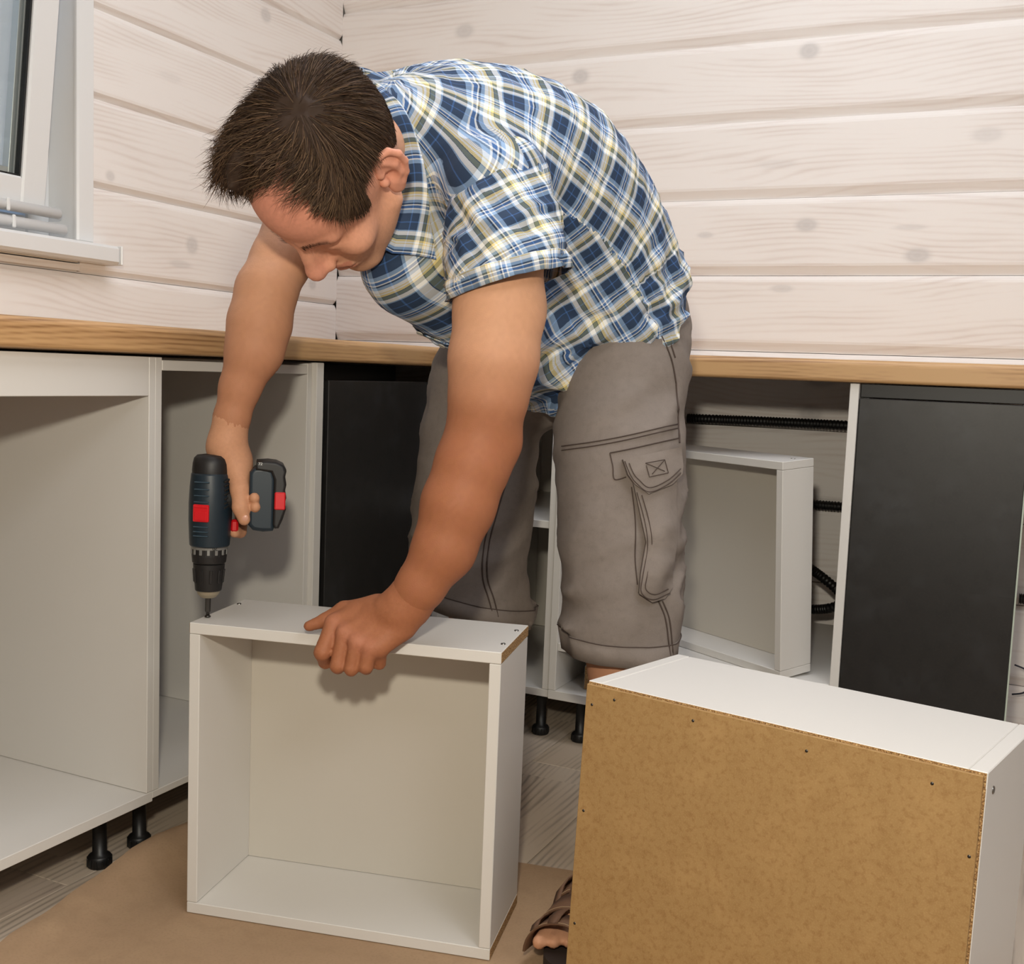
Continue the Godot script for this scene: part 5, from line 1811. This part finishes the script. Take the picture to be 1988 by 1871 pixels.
	var seams := [
		[[Vector3(1.2238, 0.6863, 1.1487), Vector3(1.2819, 0.6972, 1.1646), Vector3(1.3347, 0.7102, 1.1494), Vector3(1.3946, 0.7302, 1.0857)], 0.001],
		[[Vector3(1.2243, 0.6798, 1.1492), Vector3(1.2824, 0.6908, 1.1651), Vector3(1.3352, 0.7039, 1.1499), Vector3(1.3951, 0.7237, 1.0862)], 0.001],
		[[Vector3(1.3056, 0.6807, 1.1553), Vector3(1.3434, 0.6908, 1.1475), Vector3(1.3964, 0.7077, 1.0873)], 0.001],
		[[Vector3(1.3056, 0.6807, 1.1553), Vector3(1.3107, 0.6611, 1.1550), Vector3(1.3186, 0.6423, 1.1645), Vector3(1.3340, 0.6462, 1.1568)], 0.001],
		[[Vector3(1.3424, 0.6315, 1.1545), Vector3(1.3507, 0.5805, 1.1562), Vector3(1.3582, 0.5270, 1.1697), Vector3(1.3641, 0.4880, 1.1712)], 0.001],
		[[Vector3(1.3310, 0.8859, 1.0540), Vector3(1.3511, 0.8600, 1.0585), Vector3(1.3662, 0.8279, 1.0549), Vector3(1.3765, 0.7915, 1.0541)], 0.0012],
		[[Vector3(1.3388, 0.8912, 1.0497), Vector3(1.3589, 0.8644, 1.0543), Vector3(1.3718, 0.8322, 1.0518)], 0.0012],
		[[Vector3(1.3765, 0.7915, 1.0541), Vector3(1.3815, 0.7467, 1.0567), Vector3(1.3898, 0.6985, 1.0693)], 0.0014],
		[[Vector3(1.4005, 0.4640, 1.1679), Vector3(1.4125, 0.4372, 1.1652), Vector3(1.4206, 0.3985, 1.1657), Vector3(1.4248, 0.3721, 1.1666)], 0.0012],
		[[Vector3(1.4062, 0.4642, 1.1652), Vector3(1.4182, 0.4374, 1.1625), Vector3(1.4255, 0.3987, 1.1633), Vector3(1.4289, 0.3738, 1.1645)], 0.0012],
		[[Vector3(1.0742, 0.6151, 1.0492), Vector3(1.0630, 0.5525, 1.0614), Vector3(1.0551, 0.4988, 1.0711), Vector3(1.0533, 0.4438, 1.0669), Vector3(1.0661, 0.4041, 1.0652), Vector3(1.0751, 0.3733, 1.0644)], 0.0013],
		[[Vector3(1.0822, 0.6155, 1.0454), Vector3(1.0702, 0.5528, 1.0580), Vector3(1.0624, 0.4991, 1.0676), Vector3(1.0606, 0.4441, 1.0634), Vector3(1.0742, 0.4045, 1.0614), Vector3(1.0822, 0.3754, 1.0609)], 0.0013]]
	for s: Array in seams:
		seam("stitching", shorts, F, s[0], s[1], 0.0008, dk)
	var edges := [[[Vector3(1.3245, 0.6688, 1.1477), Vector3(1.3333, 0.6485, 1.1458), Vector3(1.3469, 0.6372, 1.1517), Vector3(1.3651, 0.6254, 1.1445), Vector3(1.3907, 0.6376, 1.1311), Vector3(1.4093, 0.6558, 1.1203)], 0.0230], [[Vector3(1.3305, 0.6659, 1.1452), Vector3(1.3375, 0.6503, 1.1436), Vector3(1.3501, 0.6421, 1.1497), Vector3(1.3653, 0.6317, 1.1437), Vector3(1.3902, 0.6439, 1.1307), Vector3(1.4088, 0.6621, 1.1199)], 0.0236],
		[[Vector3(1.3487, 0.6239, 1.1524), Vector3(1.3621, 0.5810, 1.1508), Vector3(1.3726, 0.5433, 1.1611), Vector3(1.3731, 0.5057, 1.1761), Vector3(1.3770, 0.4803, 1.1882), Vector3(1.3940, 0.4694, 1.1814), Vector3(1.4194, 0.4783, 1.1685)], 0.0150], [[Vector3(1.3554, 0.6202, 1.1496), Vector3(1.3678, 0.5813, 1.1481), Vector3(1.3783, 0.5436, 1.1584), Vector3(1.3788, 0.5060, 1.1735), Vector3(1.3822, 0.4860, 1.1852), Vector3(1.3955, 0.4773, 1.1799), Vector3(1.4161, 0.4844, 1.1694)], 0.0175]]
	for e: Array in edges:
		seam("stitching", shorts, F, e[0], 0.0008, e[1], dk)
	var xb := [[Vector3(1.3528, 0.6669, 1.1346), Vector3(1.3797, 0.6736, 1.1212), Vector3(1.3863, 0.6540, 1.1202), Vector3(1.3595, 0.6465, 1.1337), Vector3(1.3528, 0.6669, 1.1346)], [Vector3(1.3528, 0.6669, 1.1346), Vector3(1.3863, 0.6540, 1.1202)], [Vector3(1.3797, 0.6736, 1.1212), Vector3(1.3595, 0.6465, 1.1337)]]
	for q: Array in xb:
		var pts := []
		for i in q.size() - 1:
			for k in 6:
				pts.append(cling(q[i].lerp(q[i + 1], k / 6.0), Vector3(-0.4235, -0.0995, -0.9004), F, 0.0242))
		var s5 := begin()
		tube(s5, pts, 0.0007, 5)
		obj("stitching", done(s5), dk, shorts)
	for k in 2:
		sandal(man, k)

func sandal(man: Node3D, k: int) -> void:
	var f := foot_frame(k)
	var leather := flat(Color(0.40, 0.285, 0.205), 0.65)
	grain_bump(leather, 951, 0.1, 1.2)
	leather.uv1_triplanar = true
	leather.uv1_scale = Vector3.ONE * 12.0
	var thread := flat(Color(0.62, 0.52, 0.40), 0.8)
	var lo := Node3D.new()
	lo.name = "sandal"
	man.add_child(lo, true)
	# sole outline
	var st := begin()
	st.set_smooth_group(-1)
	var ring := []
	var n := 40
	for i in n:
		var a := TAU * i / n
		var z := 0.132 - 0.152 * cos(a)
		var w := lerpf(0.036, 0.050, smoothstep(0.02, 0.20, z))
		ring.append(Vector3(sin(a) * w, 0, z))
	for i in n:
		var p0: Vector3 = ring[i]
		var p1: Vector3 = ring[(i + 1) % n]
		var up := Vector3(0, 0.028, 0)
		var o := f.basis * (p0 - Vector3(0, 0, 0.13))
		var g := Vector3(0, 0.003, 0)
		tri(st, f * (p0 + g), f * (p1 + g), f * (p1 + up), o)
		tri(st, f * (p0 + g), f * (p1 + up), f * (p0 + up), o)
		tri(st, f * (Vector3(0, 0.028, 0.13)), f * (p0 + up), f * (p1 + up), Vector3.UP)
		tri(st, f * (Vector3(0, 0.003, 0.13)), f * (p0 + g), f * (p1 + g), Vector3.DOWN)
	obj("sole", done(st), flat(Color(0.16, 0.11, 0.08), 0.8), lo)
	# woven straps: cross bands over the foot and two bands along it
	var arch := func(z: float, a: float, lift: float) -> Vector3:
		var w := lerpf(0.037, 0.049, smoothstep(0.02, 0.20, z))
		var hgt := lerpf(0.092, 0.040, smoothstep(0.06, 0.25, z)) + 0.012
		return f * Vector3(cos(a) * (w + lift), 0.020 + sin(a) * (hgt + lift - 0.008), z)
	for b: Array in [[0.085, 0.034, 0.0], [0.125, 0.034, 0.001], [0.165, 0.036, 0.0], [0.205, 0.036, 0.001], [0.245, 0.030, 0.0]]:
		var ea := []
		var eb := []
		for i in 19:
			var a := PI * i / 18.0
			ea.append(arch.call(b[0] - b[1] * 0.5, a, 0.003 + b[2] * 2.0))
			eb.append(arch.call(b[0] + b[1] * 0.5, a, 0.006 + b[2] * 2.0))
		obj("strap", band(ea, eb, f * Vector3(0, 0.02, b[0]), 0.003), leather, lo)
		var s6 := begin()
		var pts := []
		for i in 19:
			pts.append(eb[i].lerp(ea[i], 0.10) + (eb[i] - f * Vector3(0, 0.02, b[0])).normalized() * 0.0033)
		tube(s6, pts, 0.0006, 4)
		obj("stitching", done(s6), thread, lo)
	for a0: float in [0.75, 1.30, 1.85, 2.4]:
		var ea := []
		var eb := []
		for i in 15:
			var z := lerpf(0.075, 0.258, i / 14.0)
			var wob := 0.0035 + 0.0045 * sin(z * TAU / 0.08 + (1.5 if int(a0 * 10.0) % 2 == 0 else 0.0))
			ea.append(arch.call(z, a0 - 0.13, wob + 0.004))
			eb.append(arch.call(z, a0 + 0.13, wob + 0.004))
		obj("strap", band(ea, eb, f * Vector3(0, 0.02, 0.16), 0.003), leather, lo)
	# heel strap
	var ha := []
	var hb := []
	for i in 17:
		var a := PI * i / 16.0
		ha.append(f * Vector3(0.041 * cos(a), 0.045, 0.055 - 0.068 * sin(a)))
		hb.append(f * Vector3(0.040 * cos(a), 0.075, 0.055 - 0.062 * sin(a)))
	obj("heel_strap", band(ha, hb, f * Vector3(0, 0.06, 0.05), 0.003), leather, lo)

# a strap between two edge lines, thickened away from «inner»
func band(ea: Array, eb: Array, inner: Vector3, th: float) -> ArrayMesh:
	var st := begin()
	st.set_smooth_group(0)
	for i in ea.size() - 1:
		var q := [ea[i], ea[i + 1], eb[i + 1], eb[i]]
		var c: Vector3 = (q[0] + q[2]) * 0.5
		var o := (c - inner).normalized()
		var up := []
		for p: Vector3 in q:
			up.append(p + (p - inner).normalized() * th)
		tri(st, up[0], up[1], up[2], o)
		tri(st, up[0], up[2], up[3], o)
		tri(st, q[0], q[1], q[2], -o)
		tri(st, q[0], q[2], q[3], -o)
		tri(st, q[0], q[1], up[1], q[0] - q[3])
		tri(st, q[0], up[1], up[0], q[0] - q[3])
		tri(st, q[3], q[2], up[2], q[3] - q[0])
		tri(st, q[3], up[2], up[3], q[3] - q[0])
	return done(st)

func drill() -> void:
	var tip := Vector3(0.84216, 0.4315, 1.52835)
	var up: Vector3 = (Vector3(0.8417, 0.6662, 1.5228) - tip).normalized()
	var rx: Vector3 = Vector3(0.8093, 0.0177, -0.6270)
	rx = (rx - up * rx.dot(up)).normalized()
	var t := thing("cordless_drill", "dark blue and black cordless drill with red buttons, held upright on the box corner", "drill", tip)
	t.basis = Basis(rx, up, rx.cross(up))
	var blue := flat(Color(0.085, 0.145, 0.185), 0.42)
	var blk := flat(Color(0.085, 0.078, 0.078), 0.5)
	var grip := flat(Color(0.06, 0.06, 0.065), 0.7)
	var redm := flat(Color(0.80, 0.06, 0.10), 0.4)
	var ringm := flat(Color(0.55, 0.55, 0.54), 0.35, 0.5)
	var line := flat(Color(0.20, 0.28, 0.33), 0.5)
	var worn := flat(Color(0.62, 0.58, 0.50), 0.5, 0.4)
	var sq := Vector2(1.0, 1.08)
	var a := begin()
	lathe(a, [[0.0, 0.104], [0.0268, 0.104, 1], [0.0280, 0.1055], [0.0287, 0.115], [0.0301, 0.140], [0.0304, 0.165], [0.0296, 0.188], [0.0280, 0.2065], [0.0270, 0.2085, 1], [0.0, 0.2085]], Transform3D(), 40, sq)
	obj("housing", done(a), blue, t)
	a = begin()
	lathe(a, [[0.0268, 0.2080], [0.0270, 0.2120], [0.0262, 0.2220], [0.0245, 0.2295], [0.0205, 0.2338], [0.012, 0.2352], [0.0, 0.2354]], Transform3D(), 40, sq)
	obj("end_cap", done(a), blk, t)
	a = begin()
	lathe(a, [[0.0, 0.0998], [0.0252, 0.0998, 1], [0.0258, 0.1005], [0.0260, 0.1040, 1], [0.0, 0.1040]], Transform3D(), 36)
	for k in 14:
		var g := TAU * k / 14.0
		slab(a, Vector3(0, 0.0965, 0.0247), Vector3(0.0042, 0.0080, 0.0022), 0.0005, Transform3D(Basis(Vector3.UP, g), Vector3.ZERO))
	obj("torque_ring", done(a), ringm, t)
	a = begin()
	lathe(a, [[0.0, 0.0795], [0.0224, 0.0795, 1], [0.0236, 0.0805], [0.0246, 0.0900], [0.0249, 0.0996, 1], [0.0, 0.0996]], Transform3D(), 36)
	obj("collar", done(a), blk, t)
	a = begin()
	lathe(a, [[0.0, 0.039], [0.0176, 0.039, 1], [0.0186, 0.0405], [0.0205, 0.058], [0.0220, 0.0740], [0.0222, 0.0780], [0.0205, 0.0793, 1], [0.0, 0.0793]], Transform3D(), 36)
	for k in 10:
		var g := TAU * (k + 0.3) / 10.0
		slab(a, Vector3.ZERO, Vector3(0.0045, 0.020, 0.0022), 0.0007, Transform3D(Basis(Vector3.UP, g), Vector3.ZERO) * Transform3D(Basis(Vector3.RIGHT, 0.085), Vector3(0, 0.061, 0.0210)))
	obj("chuck", done(a), blk, t)
	a = begin()
	lathe(a, [[0.0, 0.0285], [0.0085, 0.0285, 1], [0.0108, 0.0295], [0.0150, 0.0340], [0.0166, 0.0388, 1], [0.0, 0.0390]], Transform3D(), 32)
	obj("chuck_nose", done(a), worn, t)
	a = begin()
	lathe(a, [[0.0, 0.003], [0.0026, 0.003], [0.0026, 0.006], [0.0040, 0.0085, 1], [0.0040, 0.0285, 1], [0.0, 0.0285]], Transform3D(), 6)
	obj("bit", done(a), mats.steel_dark, t)
	a = begin()
	lathe(a, [[0.0, 0.0], [0.0044, 0.0003], [0.0046, 0.0012], [0.0026, 0.0032], [0.0, 0.0032]], Transform3D(), 16)
	obj("screw", done(a), mats.steel_dark, t)
	# raised ribs and the switch on the front, turned a little to the left
	var fr := Basis(Vector3.UP, -0.36)
	for y: float in [0.197, 0.187, 0.178, 0.169, 0.134, 0.127, 0.121]:
		a = begin()
		slab(a, Vector3(0, y, 0.0318), Vector3(0.022, 0.0016, 0.0030), 0.0006, Transform3D(fr, Vector3.ZERO))
		obj("rib", done(a), line, t)
	a = begin()
	slab(a, Vector3(0, 0.1535, 0.0318), Vector3(0.0230, 0.0245, 0.0050), 0.0012, Transform3D(fr, Vector3.ZERO))
	var b := obj("switch", done(a), redm, t)
	a = begin()
	slab(a, Vector3(0, 0.1500, 0.0337), Vector3(0.0180, 0.0130, 0.0032), 0.0008, Transform3D(fr, Vector3.ZERO))
	slab(a, Vector3(0, 0.1625, 0.0335), Vector3(0.0210, 0.0030, 0.0034), 0.0008, Transform3D(fr, Vector3.ZERO))
	obj("slider", done(a), redm, b)
	for k in 7:
		a = begin()
		slab(a, Vector3.ZERO, Vector3(0.013, 0.0028, 0.0036), 0.0006, Transform3D(Basis(Vector3.UP, 0.86), Vector3.ZERO) * Transform3D(Basis(Vector3.BACK, 0.35), Vector3(0, 0.200 - 0.0062 * k, 0.0305)))
		obj("vent", done(a), grip, t)
	# grip, foot and battery
	a = begin()
	tube(a, [Vector3(0.010, 0.172, 0), Vector3(0.030, 0.174, 0), Vector3(0.045, 0.176, 0), Vector3(0.062, 0.177, 0)], [0.0225, 0.0205, 0.0200, 0.0225], 20, true, 0.85, Vector3(0, 1, 0))
	obj("grip", done(a), grip, t)
	a = begin()
	slab(a, Vector3(0.034, 0.1335, 0), Vector3(0.011, 0.018, 0.014), 0.003)
	obj("trigger", done(a), redm, t)
	a = begin()
	var pf := [Vector2(0.0530, 0.138), Vector2(0.0600, 0.1305), Vector2(0.0740, 0.1285), Vector2(0.0880, 0.1300), Vector2(0.0905, 0.1360), Vector2(0.0900, 0.2050), Vector2(0.0860, 0.2160), Vector2(0.0750, 0.2215), Vector2(0.0600, 0.2200), Vector2(0.0530, 0.2130)]
	prism(a, pf, 0.031, 0.006)
	obj("foot", done(a), blue, t)
	a = begin()
	var pb := [Vector2(0.0900, 0.1340), Vector2(0.0960, 0.1345), Vector2(0.1015, 0.1480), Vector2(0.1055, 0.1620), Vector2(0.1035, 0.1700), Vector2(0.1055, 0.1780), Vector2(0.1035, 0.1880), Vector2(0.1050, 0.1970), Vector2(0.1030, 0.2080), Vector2(0.1045, 0.2160), Vector2(0.1000, 0.2245), Vector2(0.0900, 0.2290), Vector2(0.0780, 0.2300), Vector2(0.0620, 0.2285), Vector2(0.0620, 0.2170), Vector2(0.0830, 0.2140), Vector2(0.0870, 0.2040), Vector2(0.0872, 0.1400)]
	prism(a, pb, 0.034, 0.004)
	obj("battery", done(a), blk, t)
	a = begin()
	slab(a, Vector3(0.0965, 0.1740, 0.0335), Vector3(0.0150, 0.0250, 0.0060), 0.0015)
	obj("battery_clip", done(a), redm, t)
	var white := flat(Color(0.85, 0.85, 0.83), 0.5)
	for q: Array in [["20", Vector3(0.009, 0.1022, 0.02475), Basis(Vector3.UP, 0.36) * Basis(Vector3.BACK, PI), 0.00021, grip], ["72", Vector3(0.068, 0.2262, 0.0343), Basis.IDENTITY, 0.00016, white]]:
		var tm := TextMesh.new()
		tm.text = q[0]
		tm.font_size = 32
		tm.pixel_size = q[3]
		tm.depth = 0.0006
		var o := obj("lettering", tm, q[4], t)
		o.position = q[1]
		o.basis = q[2]

# a closed outline in (x, y), extruded to +-hz with rounded rims
func prism(st: SurfaceTool, pf: Array, hz: float, rim: float) -> void:
	var c := Vector2.ZERO
	for p: Vector2 in pf:
		c += p / pf.size()
	var loops := []
	for k in 9:
		var an := -PI / 2 + PI * k / 8.0
		var z := hz * signf(sin(an)) - rim * (signf(sin(an)) - sin(an)) if k != 4 else 0.0
		var ins := rim * (1.0 - cos(an))
		var lp := []
		for i in pf.size():
			var p: Vector2 = pf[i]
			var e0: Vector2 = (p - pf[i - 1]).normalized()
			var e1: Vector2 = (pf[(i + 1) % pf.size()] - p).normalized()
			var nr := (Vector2(e0.y, -e0.x) + Vector2(e1.y, -e1.x)).normalized()
			var q := p - nr * ins
			lp.append(Vector3(q.x, q.y, z))
		loops.append(lp)
	st.set_smooth_group(0)
	for k in 8:
		for i in pf.size():
			var j := (i + 1) % pf.size()
			var e: Vector2 = (pf[j] - pf[i])
			var o := Vector3(e.y, -e.x, (k - 3.5) * 0.004)
			tri(st, loops[k][i], loops[k][j], loops[k + 1][j], o)
			tri(st, loops[k][i], loops[k + 1][j], loops[k + 1][i], o)
	st.set_smooth_group(-1)
	var poly := PackedVector2Array()
	for v: Vector3 in loops[0]:
		poly.append(Vector2(v.x, v.y))
	var idx := Geometry2D.triangulate_polygon(poly)
	for k in range(0, idx.size(), 3):
		tri(st, loops[0][idx[k]], loops[0][idx[k + 1]], loops[0][idx[k + 2]], Vector3.FORWARD)
		tri(st, loops[8][idx[k]], loops[8][idx[k + 1]], loops[8][idx[k + 2]], Vector3.BACK)
